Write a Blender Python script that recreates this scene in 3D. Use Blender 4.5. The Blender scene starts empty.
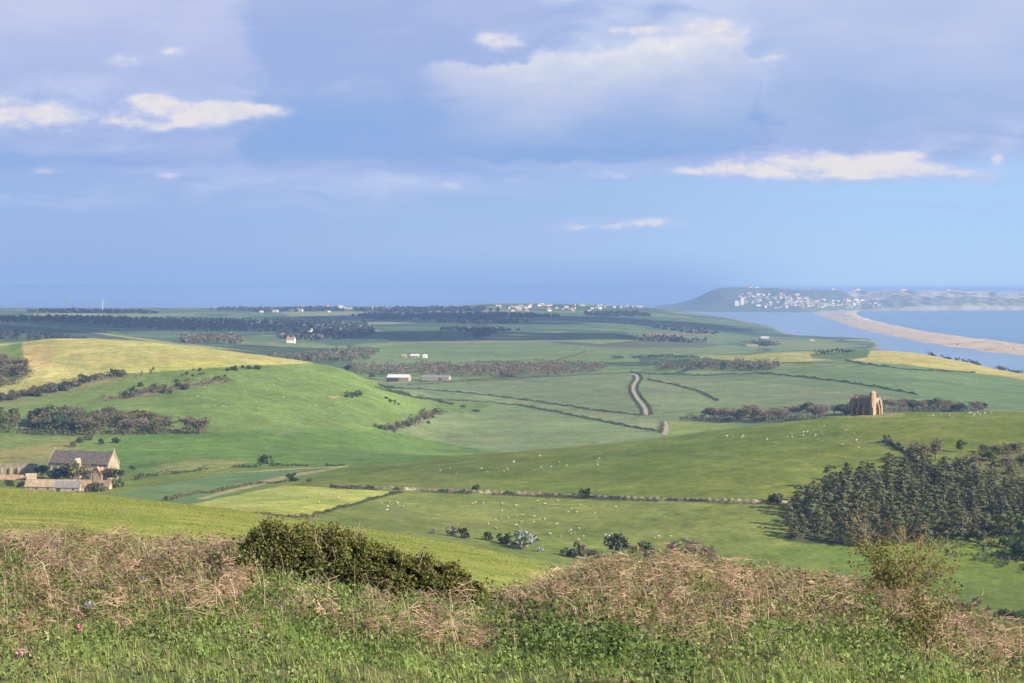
import bpy, math, random
import numpy as np
from mathutils import Vector
R = math.radians
rng = np.random.default_rng(7)
random.seed(7)
sc = bpy.context.scene
COL = sc.collection

# ------------------------------------------------------------------ camera, sky, sun, exposure
CZ = 165.0            # eye height above the sea
F = 2100.0            # focal length in picture widths * 1024
YH = 288.0            # row of the true horizontal
RE2 = 1.48e7          # twice the effective earth radius (refraction included)
cam_d = bpy.data.cameras.new('camera')
cam = bpy.data.objects.new('camera', cam_d); COL.objects.link(cam)
cam.location = (0, 0, CZ); cam.rotation_euler = (R(90), 0, 0)
cam_d.sensor_width = 36.0; cam_d.lens = 36.0 * F / 1024.0
cam_d.shift_y = -(341.5 - YH) / 1024.0
cam_d.clip_start = 0.5; cam_d.clip_end = 120000.0
sc.camera = cam
sc.view_settings.view_transform = 'Standard'; sc.view_settings.look = 'None'
sc.view_settings.gamma = 1.0; sc.view_settings.use_curve_mapping = False
EXPOSURE = 1.30
sc.view_settings.exposure = EXPOSURE
cy = sc.cycles
cy.max_bounces = 5; cy.diffuse_bounces = 3; cy.glossy_bounces = 2; cy.transmission_bounces = 3
cy.transparent_max_bounces = 4; cy.volume_bounces = 0
cy.use_denoising = True
cy.use_adaptive_sampling = True; cy.adaptive_threshold = 0.02

SUN_AZ, SUN_EL = 118.0, 25.0     # clockwise from the view direction; above the horizon
sd = Vector((math.sin(R(SUN_AZ))*math.cos(R(SUN_EL)), math.cos(R(SUN_AZ))*math.cos(R(SUN_EL)), math.sin(R(SUN_EL))))
sun_d = bpy.data.lights.new('sun', 'SUN'); sun_d.energy = 5.0; sun_d.angle = R(0.5); sun_d.color = (1.0, 0.88, 0.70)
sun = bpy.data.objects.new('sun', sun_d); COL.objects.link(sun)
sun.rotation_euler = sd.to_track_quat('Z', 'Y').to_euler(); sun.location = (0, 0, 900)

world = bpy.data.worlds.new("World"); sc.world = world; world.use_nodes = True
WT = world.node_tree; WT.nodes.clear()

class N:
    """tiny expression layer over shader nodes"""
    def __init__(s, nt): s.nt = nt
    def new(s, t, **kw):
        n = s.nt.nodes.new(t)
        for k, v in kw.items(): setattr(n, k, v)
        return n
    def put(s, sock, v):
        if hasattr(v, 'is_output') or isinstance(v, bpy.types.NodeSocket): s.nt.links.new(v, sock)
        else:
            if isinstance(v, (tuple, list)) and len(v) == 3 and sock.type == 'RGBA': v = (*v, 1)
            sock.default_value = v
    def m(s, op, *a, clamp=False):
        n = s.new('ShaderNodeMath', operation=op); n.use_clamp = clamp
        for i, v in enumerate(a): s.put(n.inputs[i], v)
        return n.outputs[0]
    def add(s, a, b): return s.m('ADD', a, b)
    def sub(s, a, b): return s.m('SUBTRACT', a, b)
    def mul(s, a, b): return s.m('MULTIPLY', a, b)
    def ss(s, x, a, b):          # smoothstep
        n = s.new('ShaderNodeMapRange', interpolation_type='SMOOTHSTEP')
        s.put(n.inputs[0], x); s.put(n.inputs[1], a); s.put(n.inputs[2], b)
        n.inputs[3].default_value = 0; n.inputs[4].default_value = 1
        return n.outputs[0]
    def xyz(s, x, y, z=0.0):
        n = s.new('ShaderNodeCombineXYZ')
        for i, v in enumerate((x, y, z)): s.put(n.inputs[i], v)
        return n.outputs[0]
    def sep(s, v):
        n = s.new('ShaderNodeSeparateXYZ'); s.put(n.inputs[0], v); return n.outputs
    def noise(s, vec, scale=1.0, detail=4.0, rough=0.5, dist=0.0, lac=2.0, out=0):
        n = s.new('ShaderNodeTexNoise'); s.put(n.inputs['Vector'], vec)
        n.inputs['Scale'].default_value = scale; n.inputs['Detail'].default_value = detail
        n.inputs['Roughness'].default_value = rough; n.inputs['Distortion'].default_value = dist
        n.inputs['Lacunarity'].default_value = lac
        return n.outputs[out]
    def mix(s, f, a, b, blend='MIX'):
        n = s.new('ShaderNodeMix', data_type='RGBA', blend_type=blend)
        s.put(n.inputs[0], f); s.put(n.inputs[6], a); s.put(n.inputs[7], b)
        return n.outputs[2]

SKY_K = 0.10      # background strength
def srgb(r, g, b):
    f = lambda c: (c/255/12.92) if c <= 10 else ((c/255+0.055)/1.055)**2.4
    return np.array([f(r), f(g), f(b)])
def skyc(r, g, b):      # radiance that shows as this display colour
    return tuple(float(v) for v in srgb(r, g, b) / (2**EXPOSURE) / SKY_K)

w = N(WT)
tc = w.new('ShaderNodeTexCoord')
dx, dy, dz = w.sep(tc.outputs['Generated'])
U = w.mul(w.m('ARCTAN2', dx, dy), 21.0)        # azimuth
V = w.mul(w.m('ARCSINE', dz), 21.0)            # elevation
nish = w.new('ShaderNodeTexSky', sky_type='NISHITA')
nish.sun_disc = False; nish.sun_elevation = R(SUN_EL); nish.sun_rotation = R(SUN_AZ)
nish.altitude = 160; nish.air_density = 1.0; nish.dust_density = 0.6; nish.ozone_density = 2.0
P = w.xyz(U, V, 0)
wob = w.noise(w.xyz(w.mul(U, .55), w.mul(V, 1.3), 3.1), 1.0, 3, .5)
Uw = w.add(U, w.mul(w.sub(wob, .5), 1.3)); Vw = w.add(V, w.mul(w.sub(w.noise(w.xyz(w.mul(U, .8), w.mul(V, 1.6), 9.7), 1.0, 4, .55), .5), .55))
big = w.noise(w.xyz(w.mul(Uw, .20), w.mul(Vw, .75), 1.7), 1.0, 5, .5)
mid = w.noise(w.xyz(w.mul(Uw, .55), w.mul(Vw, 1.7), 5.2), 1.0, 6, .55)
mid2 = w.noise(w.xyz(w.add(w.mul(Uw, .55), -.10), w.add(w.mul(Vw, 1.7), .16), 5.2), 1.0, 6, .55)   # same cloud a little nearer the light
fine = w.noise(w.xyz(w.mul(Uw, 1.9), w.mul(Vw, 4.2), 2.2), 1.0, 6, .6)
Ub = w.add(U, w.mul(w.sub(Uw, U), .30)); Vb = w.add(V, w.mul(w.sub(Vw, V), .45))
def blob(px, py, rx, ry, pw=1.0):
    a = w.m('DIVIDE', w.sub(Ub, (px-512)/100), rx/100); b = w.m('DIVIDE', w.sub(Vb, (YH-py)/100), ry/100)
    return w.m('POWER', 2.718, w.mul(w.add(w.mul(a, a), w.mul(b, b)), -1.0))
def blobs(lst):
    s = None
    for (px, py, rx, ry, k) in lst:
        t = w.mul(blob(px, py, rx, ry), k); s = t if s is None else w.add(s, t)
    return s
# clear air below and behind the cloud sheets: the Nishita sky, tinted by the sea haze
right = w.ss(w.add(U, w.mul(big, 1.5)), .4, 5.0)
cen = w.ss(w.add(U, w.mul(w.sub(big, .5), 2.0)), -4.6, .8)
air = w.mix(right, w.mix(cen, skyc(139, 170, 226), skyc(158, 190, 237)), skyc(170, 205, 248))
air = w.mix(w.ss(V, 0.0, .9), air, w.mix(right, w.mix(cen, skyc(140, 171, 227), skyc(151, 182, 233)), skyc(164, 201, 247)))
clear = w.mix(0.94, nish.outputs[0], air)
# cloud sheet: covers the upper sky, ragged lower edge
cover = w.add(w.mul(w.sub(big, .5), 2.4), w.mul(w.sub(mid, .5), 1.0))
edge = w.add(V, w.add(w.mul(cover, .55), w.mul(w.ss(U, 2.5, 6.0), -.30)))
sheet = w.ss(edge, .75, 1.35)
shade = w.add(w.mul(w.sub(big, .5), 1.3), w.add(w.mul(w.sub(mid, .5), .55), w.mul(w.sub(mid, mid2), 1.5)))
lum = w.add(w.add(shade, .12), blobs([(60, 18, 150, 32, .42), (200, 60, 90, 40, .18), (330, 85, 130, 40, -.20), (560, 122, 290, 34, -.40), (820, 120, 150, 26, -.38), (430, 140, 180, 34, -.18), (650, 52, 90, 30, .50), (700, 30, 45, 20, .40), (500, 42, 40, 22, .40), (600, 85, 140, 25, .12), (930, 40, 150, 50, .50), (860, 85, 130, 26, .12), (400, 22, 90, 22, -.18), (100, 168, 180, 15, -.32), (390, 184, 210, 12, .22), (700, 190, 200, 14, .10), (80, 148, 120, 10, .12)]))
cl = w.mix(w.ss(lum, -.55, .05), skyc(139, 171, 224), skyc(163, 184, 230))
cl = w.mix(w.ss(lum, .0, .50), cl, skyc(193, 207, 238))
cl = w.mix(w.ss(lum, .45, .95), cl, skyc(218, 220, 238))
col = w.mix(sheet, clear, cl)
# named cloud banks: crisp sunlit top edge, shade deepening towards the base
cau = w.sub(w.noise(w.xyz(w.mul(U, 1.15), w.mul(V, 2.0), 12.4), 1.0, 8, .58), .5)
cau2 = w.sub(w.noise(w.xyz(w.mul(U, .8), w.mul(V, 1.3), 21.7), 1.0, 6, .55), .5)
def bank(col, px0, px1, yt, yb, top, low, h, soft=(40, 40), st=10, sb=40, alpha=1.0, amp=.95):
    u0, u1 = (px0-512)/100, (px1-512)/100
    t = w.m('DIVIDE', w.sub(U, u0), u1-u0, clamp=True)
    Vt = w.add(w.add((YH-yt[0])/100, w.mul(t, (yt[0]-yt[1])/100)), w.mul(cau, amp))
    Vb = w.add(w.add((YH-yb[0])/100, w.mul(t, (yb[0]-yb[1])/100)), w.mul(cau2, .5))
    Ue = w.add(U, w.add(w.mul(cau, 1.3), w.mul(cau2, 1.7)))
    m_ = w.mul(w.mul(w.ss(w.sub(Vt, V), 0, st/100), w.ss(w.sub(V, Vb), -sb/100, sb/100)), w.mul(w.ss(w.sub(Ue, u0), 0, soft[0]/100), w.ss(w.sub(u1, Ue), 0, soft[1]/100)))
    k = w.m('POWER', 2.718, w.mul(w.m('MAXIMUM', w.sub(w.add(Vt, w.mul(cau2, .35)), V), 0.0), -1.0/h))
    k = w.m('MINIMUM', w.m('MAXIMUM', w.add(k, w.mul(w.sub(mid, .5), .45)), 0.0), 1.0)
    return w.mix(w.mul(m_, alpha), col, w.mix(k, skyc(*low), skyc(*top)))
col = bank(col, -200, 275, (-40, -20), (100, 85), (198, 204, 235), (163, 185, 230), 1.3, (40, 50), 20, 30, .75)
col = bank(col, 235, 560, (-40, -40), (95, 80), (176, 189, 229), (146, 174, 226), .9, (40, 60), 12, 30, .8)
col = bank(col, 225, 760, (88, 70), (168, 160), (156, 182, 230), (138, 172, 225), .45, (40, 30), 22, 16, .9)
col = bank(col, 395, 750, (66, 18), (150, 135), (238, 235, 239), (146, 177, 228), .50, (130, 14), 12, 24, .9)
col = bank(col, 742, 1400, (-70, -90), (138, 112), (216, 221, 240), (142, 174, 226), 1.35, (30, 60), 14, 16, .9)
# low streaks
st = w.noise(w.xyz(w.mul(Uw, .25), w.mul(Vw, 4.5), 7.9), 1.0, 4, .5)
col = w.mix(w.mul(w.mul(w.ss(st, .50, .72), w.m('SUBTRACT', 1.0, w.ss(V, 1.2, 1.7))), w.mul(w.ss(V, .45, .9), .55)), col, skyc(178, 196, 238))
# sunlit heads showing over the sheets
bright = blobs([(35, 118, 85, 18, .95), (152, 105, 20, 10, 1.05), (232, 112, 48, 9, 1.15), (205, 122, 30, 10, .85), (140, 124, 40, 10, .45), (165, 128, 18, 6, .5), (128, 62, 24, 10, .62), (178, 52, 18, 8, .58), (505, 40, 26, 12, .80), (712, 26, 26, 11, .85), (655, 32, 60, 9, .62), (770, 62, 30, 9, .62), (800, 165, 90, 16, .74), (730, 172, 50, 9, .5), (880, 168, 50, 14, .8), (905, 178, 60, 7, .6), (986, 163, 7, 9, .75), (955, 180, 40, 5, .35), (60, 172, 18, 5, .7), (175, 178, 14, 4, .6), (620, 226, 80, 8, .62), (455, 185, 16, 4, .6), (640, 172, 100, 6, .4), (8, 200, 14, 4, .6)])
bm = w.mul(bright, w.add(.30, w.mul(w.add(fine, mid), .72)))
rag = w.noise(w.xyz(w.mul(U, 2.3), w.mul(V, 5.0), 4.4), 1.0, 9, .62)
bm = w.add(bm, w.mul(w.sub(rag, .5), w.mul(w.ss(bm, .08, .45), 1.9)))
bsoft = w.ss(bm, .10, .9); bcore = w.mul(w.ss(bm, .40, .95), w.add(.62, w.mul(w.ss(w.add(rag, w.mul(w.sub(fine, .5), .8)), .38, .60), .38)))
col = w.mix(w.mul(bsoft, .8), col, skyc(198, 208, 238))
col = w.mix(w.mul(bcore, .85), col, skyc(236, 230, 230))
# away from the picture the sheets thin out and the open sky shows overhead
col = w.mix(w.ss(V, 4.0, 9.0), col, w.mix(w.ss(mid, .45, .62), nish.outputs[0], skyc(176, 190, 226)))
# the sea haze below eye level meets the sky without a line
hzn = w.mul(w.m('SUBTRACT', 1.0, w.ss(V, 0.0, .45)), w.m('SUBTRACT', 1.0, w.ss(U, 1.2, 3.2)))
col = w.mix(hzn, col, skyc(149, 180, 230))
bg = w.new('ShaderNodeBackground'); w.put(bg.inputs[0], col); bg.inputs[1].default_value = SKY_K
wo = w.new('ShaderNodeOutputWorld'); WT.links.new(bg.outputs[0], wo.inputs[0])

# ------------------------------------------------------------------ tagging helpers
def tag(o, label=None, cat=None, group=None, kind=None):
    if label: o['label'] = label
    if cat: o['category'] = cat
    if group: o['group'] = group
    if kind: o['kind'] = kind
    return o
def np_mesh(name, v, faces, mats=(), midx=None, smooth=False, attrs=None):
    """faces: (n,3) or (n,4) int array, or a list of such arrays"""
    me = bpy.data.meshes.new(name)
    if not isinstance(faces, (list, tuple)): faces = [faces]
    faces = [np.asarray(f) for f in faces if len(f)]
    v = np.ascontiguousarray(v, dtype=np.float32)
    me.vertices.add(len(v)); me.vertices.foreach_set('co', v.ravel())
    loops = np.concatenate([f.ravel() for f in faces]).astype(np.int32)
    cnt = np.concatenate([np.full(len(f), f.shape[1]) for f in faces])
    st_ = np.concatenate([[0], np.cumsum(cnt)[:-1]]).astype(np.int32)
    me.loops.add(len(loops)); me.loops.foreach_set('vertex_index', loops)
    me.polygons.add(len(cnt)); me.polygons.foreach_set('loop_start', st_)
    if midx is not None: me.polygons.foreach_set('material_index', np.asarray(midx, dtype=np.int32))
    for m_ in (mats if isinstance(mats, (list, tuple)) else [mats]): me.materials.append(m_)
    me.update(calc_edges=True)
    if smooth: me.polygons.foreach_set('use_smooth', np.ones(len(cnt), dtype=bool))
    for k, a in (attrs or {}).items():
        a = np.asarray(a, dtype=np.float32)
        if a.ndim == 1:
            at = me.attributes.new(k, 'FLOAT', 'POINT'); at.data.foreach_set('value', a)
        else:
            if a.shape[1] == 3: a = np.concatenate([a, np.ones((len(a), 1), np.float32)], 1)
            at = me.attributes.new(k, 'FLOAT_COLOR', 'POINT'); at.data.foreach_set('color', np.ascontiguousarray(a).ravel())
    me.validate()
    return me
def link(name, me, parent=None, loc=(0, 0, 0)):
    o = bpy.data.objects.new(name, me); COL.objects.link(o); o.location = loc
    if parent is not None: o.parent = parent
    return o
def mat(name, base=(.5, .5, .5), rough=.9, attr=None, var=0.0, vscale=3.0, rnd=0.0, bump=0.0, bscale=6.0, spec=0.25, coords='Object', trans=0.0):
    """plain procedural surface: colour (or colour attribute), noise variation, per-object variation, bump"""
    m_ = bpy.data.materials.new(name); m_.use_nodes = True; nt = m_.node_tree; nt.nodes.clear(); n = N(nt)
    t = n.new('ShaderNodeTexCoord')
    if attr:
        a = n.new('ShaderNodeAttribute'); a.attribute_name = attr; c = a.outputs['Color']
    else:
        r_ = n.new('ShaderNodeRGB'); r_.outputs[0].default_value = (*base, 1); c = r_.outputs[0]
    if var:
        f = n.noise(t.outputs[coords], vscale, 4, .6)
        c = n.mix(1.0, c, n.mix(n.ss(f, .3, .7), (1-var,)*3, (1+var,)*3), 'MULTIPLY')
    if rnd:
        oi = n.new('ShaderNodeObjectInfo')
        k = n.mul(n.sub(oi.outputs['Random'], .5), 2*rnd)
        k2 = n.mul(n.sub(n.m('FRACT', n.mul(oi.outputs['Random'], 17.3)), .5), rnd)
        comb = n.xyz(n.add(n.add(1.0, k), k2), n.add(1.0, k), n.sub(n.add(1.0, k), k2))
        c = n.mix(1.0, c, comb, 'MULTIPLY')
    p = n.new('ShaderNodeBsdfPrincipled'); n.put(p.inputs['Base Color'], c)
    p.inputs['Roughness'].default_value = rough; p.inputs['Specular IOR Level'].default_value = spec
    if bump:
        b = n.new('ShaderNodeBump'); b.inputs['Strength'].default_value = bump
        n.put(b.inputs['Height'], n.noise(t.outputs[coords], bscale, 5, .65)); nt.links.new(b.outputs[0], p.inputs['Normal'])
    o = n.new('ShaderNodeOutputMaterial'); sh = p.outputs[0]
    if trans:
        tr = n.new('ShaderNodeBsdfTranslucent'); n.put(tr.inputs[0], n.mix(1.0, c, (1.15, 1.1, .8), 'MULTIPLY')); mx = n.new('ShaderNodeMixShader'); mx.inputs[0].default_value = trans
        nt.links.new(sh, mx.inputs[1]); nt.links.new(tr.outputs[0], mx.inputs[2]); sh = mx.outputs[0]
    nt.links.new(sh, o.inputs[0])
    return m_
# ------------------------------------------------------------------ terrain
# Ridge and valley lines of the country, each followed across the view: (bearing column, distance in m, depression row).
# height = CZ - distance * (row - YH) / F
LINES = [
 [(-400, 2.0, 2125), (1500, 2.0, 2125)],
 [(-400, 12, 860), (1500, 12, 860)],
 [(-400, 27, 688), (300, 27, 690), (700, 27, 690), (1024, 27, 694), (1500, 27, 700)],
 [(-400, 52, 560), (0, 50, 562), (150, 49, 567), (250, 48, 572), (400, 45, 602), (450, 45, 608), (505, 45, 617), (540, 45, 613), (600, 47, 591), (680, 48, 588), (760, 47, 597), (850, 45, 611), (950, 42, 640), (1024, 40, 664), (1500, 34, 720)],
 [(-400, 88, 590), (0, 88, 592), (250, 88, 605), (420, 88, 625), (560, 88, 640), (700, 88, 655), (1024, 84, 700), (1500, 80, 740)],
 [(-400, 150, 538), (0, 150, 546), (300, 150, 566), (560, 150, 612), (700, 150, 655), (1024, 150, 685), (1500, 150, 710)],
 [(-400, 420, 476), (0, 400, 488.5), (100, 390, 495.5), (200, 380, 507), (300, 360, 520.5), (400, 340, 535), (500, 310, 553), (560, 290, 568), (700, 250, 612), (800, 240, 640), (1024, 220, 664), (1500, 200, 690)],
 [(-400, 620, 530), (0, 600, 535), (300, 600, 560), (560, 600, 592), (800, 600, 632), (1024, 600, 650), (1500, 600, 660)],
 [(-400, 860, 502), (0, 860, 506), (200, 860, 518), (300, 860, 527), (400, 860, 538), (560, 850, 560), (700, 850, 575), (800, 850, 586), (900, 850, 594), (1024, 850, 600), (1500, 850, 605)],
 [(-400, 1250, 486), (0, 1250, 490), (200, 1150, 494), (330, 1130, 488), (550, 1080, 496), (770, 1020, 503), (830, 1010, 508), (900, 1000, 512), (1024, 1000, 516), (1500, 1000, 516)],
 [(-400, 1520, 468), (0, 1520, 473), (100, 1540, 472), (200, 1500, 470), (340, 1500, 465), (450, 1480, 457), (600, 1450, 444), (700, 1430, 433), (800, 1415, 421), (870, 1405, 415), (950, 1390, 412), (1024, 1380, 412), (1500, 1350, 410)],
 [(-400, 1760, 440), (0, 1750, 440), (200, 1750, 440), (340, 1780, 447), (450, 1800, 456), (600, 1800, 453), (700, 1800, 447), (870, 1800, 433), (1024, 1800, 430), (1500, 1800, 425)],
 [(-400, 2030, 405), (0, 2030, 404), (100, 2050, 398), (200, 2050, 397), (340, 2100, 412), (400, 2120, 426), (450, 2150, 434), (600, 2200, 428), (700, 2200, 424), (870, 2200, 409), (1024, 2200, 408), (1500, 2200, 406)],
 [(-400, 2550, 338), (0, 2450, 344), (60, 2450, 339), (120, 2450, 340), (200, 2450, 347), (310, 2450, 363), (340, 2450, 369), (380, 2450, 384), (440, 2480, 408), (500, 2600, 404), (600, 2700, 394), (700, 2700, 391), (870, 2700, 386), (1024, 2700, 391), (1500, 2700, 391)],
 [(-400, 3000, 372), (0, 3000, 374), (200, 3000, 375), (310, 2950, 384), (380, 2950, 386), (440, 3000, 385), (500, 3050, 380), (600, 3100, 374), (700, 3100, 373), (870, 3050, 366), (1024, 3050, 378), (1500, 3050, 385)],
 [(-400, 3700, 345), (0, 3700, 347), (200, 3700, 350), (310, 3600, 358), (440, 3500, 366), (600, 3500, 362), (700, 3450, 361), (770, 3500, 353), (850, 3500, 350.5), (900, 3480, 352), (960, 3400, 361), (1024, 3330, 374), (1500, 3200, 410)],
 [(-400, 4500, 332), (0, 4500, 335), (200, 4500, 340), (310, 4400, 346), (440, 4400, 348), (600, 4350, 346), (700, 4350, 350), (770, 4300, 356), (850, 4250, 362), (900, 4200, 372), (960, 4000, 380), (1024, 3950, 388), (1500, 3800, 395)],
 [(-400, 5500, 322), (0, 5500, 325), (300, 5500, 334), (440, 5500, 335), (600, 5500, 335), (700, 5550, 341), (760, 5600, 346), (840, 5600, 349), (880, 5600, 350.3), (905, 5500, 354), (925, 5500, 358), (960, 5500, 362), (1500, 5500, 370)],
 [(-400, 7000, 316), (0, 7000, 318), (300, 7000, 323), (440, 7000, 324), (600, 7000, 326), (690, 7000, 331), (760, 7000, 335.6), (815, 7000, 337), (845, 6850, 338.0), (866, 6700, 339.4), (885, 6700, 343), (905, 6800, 347), (1500, 7000, 355)],
 [(-400, 9000, 311), (0, 9000, 312), (300, 9000, 313.5), (440, 9000, 314), (600, 9000, 316), (690, 9000, 320), (740, 9000, 324.5), (775, 9000, 328), (800, 9000, 333), (1500, 9000, 345)],
 [(-400, 11000, 307), (0, 11000, 308), (200, 11000, 308), (300, 11000, 306.5), (440, 11000, 306.5), (500, 11000, 303.5), (560, 11000, 304), (600, 11000, 305.5), (640, 11000, 307), (690, 11000, 313), (730, 11000, 318), (760, 11000, 323), (1500, 11000, 335)],
 [(-400, 12500, 330), (1500, 12500, 330)],
 [(-400, 14000, 345), (1500, 14000, 345)],
]
def pchip(x, y, xi):
    x = np.asarray(x, float); y = np.asarray(y, float); h = np.diff(x); dl = np.diff(y) / h
    n = len(x); m_ = np.zeros(n)
    if n == 2: m_[:] = dl[0]
    else:
        w1 = 2*h[1:] + h[:-1]; w2 = h[1:] + 2*h[:-1]
        ok = dl[:-1]*dl[1:] > 0
        with np.errstate(divide='ignore', invalid='ignore'):
            mm = (w1 + w2) / (w1/dl[:-1] + w2/dl[1:])
        m_[1:-1] = np.where(ok, mm, 0); m_[0] = dl[0]; m_[-1] = dl[-1]
    i = np.clip(np.searchsorted(x, xi) - 1, 0, n-2); t = (xi - x[i]) / h[i]
    t2, t3 = t*t, t*t*t
    return (2*t3-3*t2+1)*y[i] + (t3-2*t2+t)*h[i]*m_[i] + (-2*t3+3*t2)*y[i+1] + (t3-t2)*h[i]*m_[i+1]
cols = np.concatenate([np.linspace(-400, -44, 90), np.arange(-40, 1066, 1.6), np.linspace(1070, 1500, 100)])
rows = np.exp(np.concatenate([np.linspace(math.log(2), math.log(24), 60), np.linspace(math.log(24.2), math.log(110), 170),
        np.linspace(math.log(111), math.log(600), 150), np.linspace(math.log(602), math.log(4500), 900), np.linspace(math.log(4510), math.log(14000), 300)]))
NC, NR = len(cols), len(rows)
LD = np.array([pchip([p[0] for p in L], [math.log(p[1]) for p in L], cols) for L in LINES])
LP = np.array([pchip([p[0] for p in L], [p[2] for p in L], cols) for L in LINES])
lr = np.log(rows)
PY = np.stack([pchip(LD[:, c], LP[:, c], lr) for c in range(NC)], 1)         # (NR, NC)
DD = np.repeat(rows[:, None], NC, 1)
XX = (cols[None, :] - 512) / F * DD
def snoise(x, y, s, seed, octaves=4):
    """cheap smooth noise: sums of rotated sines"""
    r_ = np.random.default_rng(seed); o = np.zeros_like(x); a = 1.0; tot = 0
    for k in range(octaves):
        for j in range(3):
            th = r_.uniform(0, 2*math.pi); ph = r_.uniform(0, 6.3); kk = 2*math.pi / s * (2**k) * r_.uniform(.7, 1.4)
            o += a * np.sin(kk*(x*math.cos(th) + y*math.sin(th)) + ph + 1.5*np.sin(kk*.6*(y*math.cos(th) - x*math.sin(th)) + ph*2))
        tot += a*1.7; a *= .55
    return o / tot
ZZ = CZ - DD * (PY - YH) / F
amp = np.clip((DD - 60) / 1500, 0, 1)
ZZ = ZZ + amp * (1.0 * snoise(XX, DD, 260, 1) + .35*snoise(XX, DD, 60, 2, 3)) + np.clip((DD-14)/30, 0, 1)*np.clip((110-DD)/30, 0, 1)*.13*snoise(XX, DD, 3.2, 3)
SEA = -DD**2 / RE2
shore = np.clip((DD - 3600) / 500, 0, 1)
PYA = YH + F * (CZ - ZZ) / DD             # rows after the small relief
def hit(px, py, dlo=2, dhi=13900):
    """ground point seen in column px at row py, between two distances; the nearest miss if none"""
    c = int(np.clip(np.searchsorted(cols, px), 1, NC-1)); t = (px - cols[c-1]) / (cols[c]-cols[c-1])
    i0, i1 = np.searchsorted(rows, dlo), min(np.searchsorted(rows, dhi), NR-1)
    q = (PYA[i0:i1+1, c-1]*(1-t) + PYA[i0:i1+1, c]*t)
    below = np.nonzero(q <= py)[0]
    if len(below) == 0: k = int(np.argmin(np.abs(q - py))); d = rows[i0+k]
    elif below[0] == 0: d = rows[i0]
    else:
        k = below[0]; s = (q[k-1]-py) / max(q[k-1]-q[k], 1e-9); d = rows[i0+k-1]*(1-s) + rows[i0+k]*s
    return px, float(d)
def ground(x, y):
    """terrain height at world x, y (arrays or numbers)"""
    x = np.asarray(x, float); y = np.asarray(y, float)
    px = np.clip(512 + F*x/np.maximum(y, 1e-3), cols[0]+.01, cols[-1]-.01); yy = np.clip(y, rows[0]*1.0001, rows[-1]*.9999)
    c = np.clip(np.searchsorted(cols, px), 1, NC-1); r_ = np.clip(np.searchsorted(rows, yy), 1, NR-1)
    tc_ = (px - cols[c-1]) / (cols[c]-cols[c-1]); tr = (yy - rows[r_-1]) / (rows[r_]-rows[r_-1])
    return (ZZ[r_-1, c-1]*(1-tc_) + ZZ[r_-1, c]*tc_)*(1-tr) + (ZZ[r_, c-1]*(1-tc_) + ZZ[r_, c]*tc_)*tr
def at(px, py, dlo=2, dhi=13900):
    px, d = hit(px, py, dlo, dhi); x = (px-512)/F*d
    return np.array([x, d, float(ground(x, d))])
def line(pts, dlo=2, dhi=13900, step=4.0):
    """ground polyline through picture points, in metres"""
    out = []
    for (a, b) in zip(pts[:-1], pts[1:]):
        n = max(1, int(max(abs(b[0]-a[0]), 2*abs(b[1]-a[1])) / step))
        for k in range(n): out.append(at(a[0]+(b[0]-a[0])*k/n, a[1]+(b[1]-a[1])*k/n, dlo, dhi))
    out.append(at(*pts[-1], dlo, dhi)); return np.array(out)

# field colours: what grows there; the dark far ones also hold cloud shade
CL = np.zeros((NR, NC, 3), np.float32)
KIND = np.zeros((NR, NC), np.float32)       # 1 = drilled crop with tramlines
def inside(poly, x, y):
    r_ = np.zeros(x.shape, bool); n = len(poly); j = n-1
    for i in range(n):
        xi, yi = poly[i]; xj, yj = poly[j]
        if yi != yj:
            r_ ^= ((yi > y) != (yj > y)) & (x < (xj-xi)*(y-yi)/(yj-yi) + xi)
        j = i
    return r_
def field(pts, dlo, dhi, c, crop=0.0):
    w_ = line(list(pts) + [pts[0]], dlo, dhi, 5.0)[:, :2]
    q = np.stack([512 + F*w_[:, 0]/w_[:, 1], np.log(w_[:, 1])], 1)     # bearing, log distance
    r0, r1 = np.searchsorted(lr, q[:, 1].min()), np.searchsorted(lr, q[:, 1].max())+1
    c0, c1 = np.searchsorted(cols, q[:, 0].min()), np.searchsorted(cols, q[:, 0].max())+1
    X, Y = np.meshgrid(cols[c0:c1], lr[r0:r1])
    msk = inside(q, X, Y)
    CL[r0:r1, c0:c1][msk] = c; KIND[r0:r1, c0:c1][msk] = crop
PAST = (.112, .142, .026); PAST2 = (.128, .165, .040); LUSH = (.086, .148, .028); CROP = (.125, .170, .075); CROP2 = (.085, .150, .055)
YEL = (.30, .275, .095); YEL2 = (.25, .245, .085); DRY = (.20, .19, .07); FAR = (.06, .095, .045); TRACK = (.46, .38, .25)
# far country: a patchwork of small fields with hedged edges
fx = XX[rows.searchsorted(3000):]; fy = DD[rows.searchsorted(3000):]
seeds = np.stack([rng.uniform(-2800, 3000, 900), rng.uniform(2700, 14000, 900)], 1)
th = .35
def vor(x, y):
    xs = (x*math.cos(th) + y*math.sin(th)); ys = (-x*math.sin(th) + y*math.cos(th))*.75
    sx = seeds[:, 0]*math.cos(th) + seeds[:, 1]*math.sin(th); sy = (-seeds[:, 0]*math.sin(th) + seeds[:, 1]*math.cos(th))*.75
    b1 = np.full(x.shape, 1e18); b2 = b1.copy(); bi = np.zeros(x.shape, int)
    for i in range(len(seeds)):
        d2 = (xs-sx[i])**2 + (ys-sy[i])**2
        lt = d2 < b1
        b2 = np.where(lt, b1, np.minimum(b2, d2)); bi = np.where(lt, i, bi); b1 = np.where(lt, d2, b1)
    return bi, np.sqrt(b2) - np.sqrt(b1)
pal = np.array([(.085, .13, .045), (.06, .10, .045), (.12, .17, .055), (.045, .085, .04), (.065, .12, .05), (.19, .20, .085), (.10, .155, .06), (.04, .07, .035), (.13, .17, .065), (.24, .21, .12)])
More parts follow.
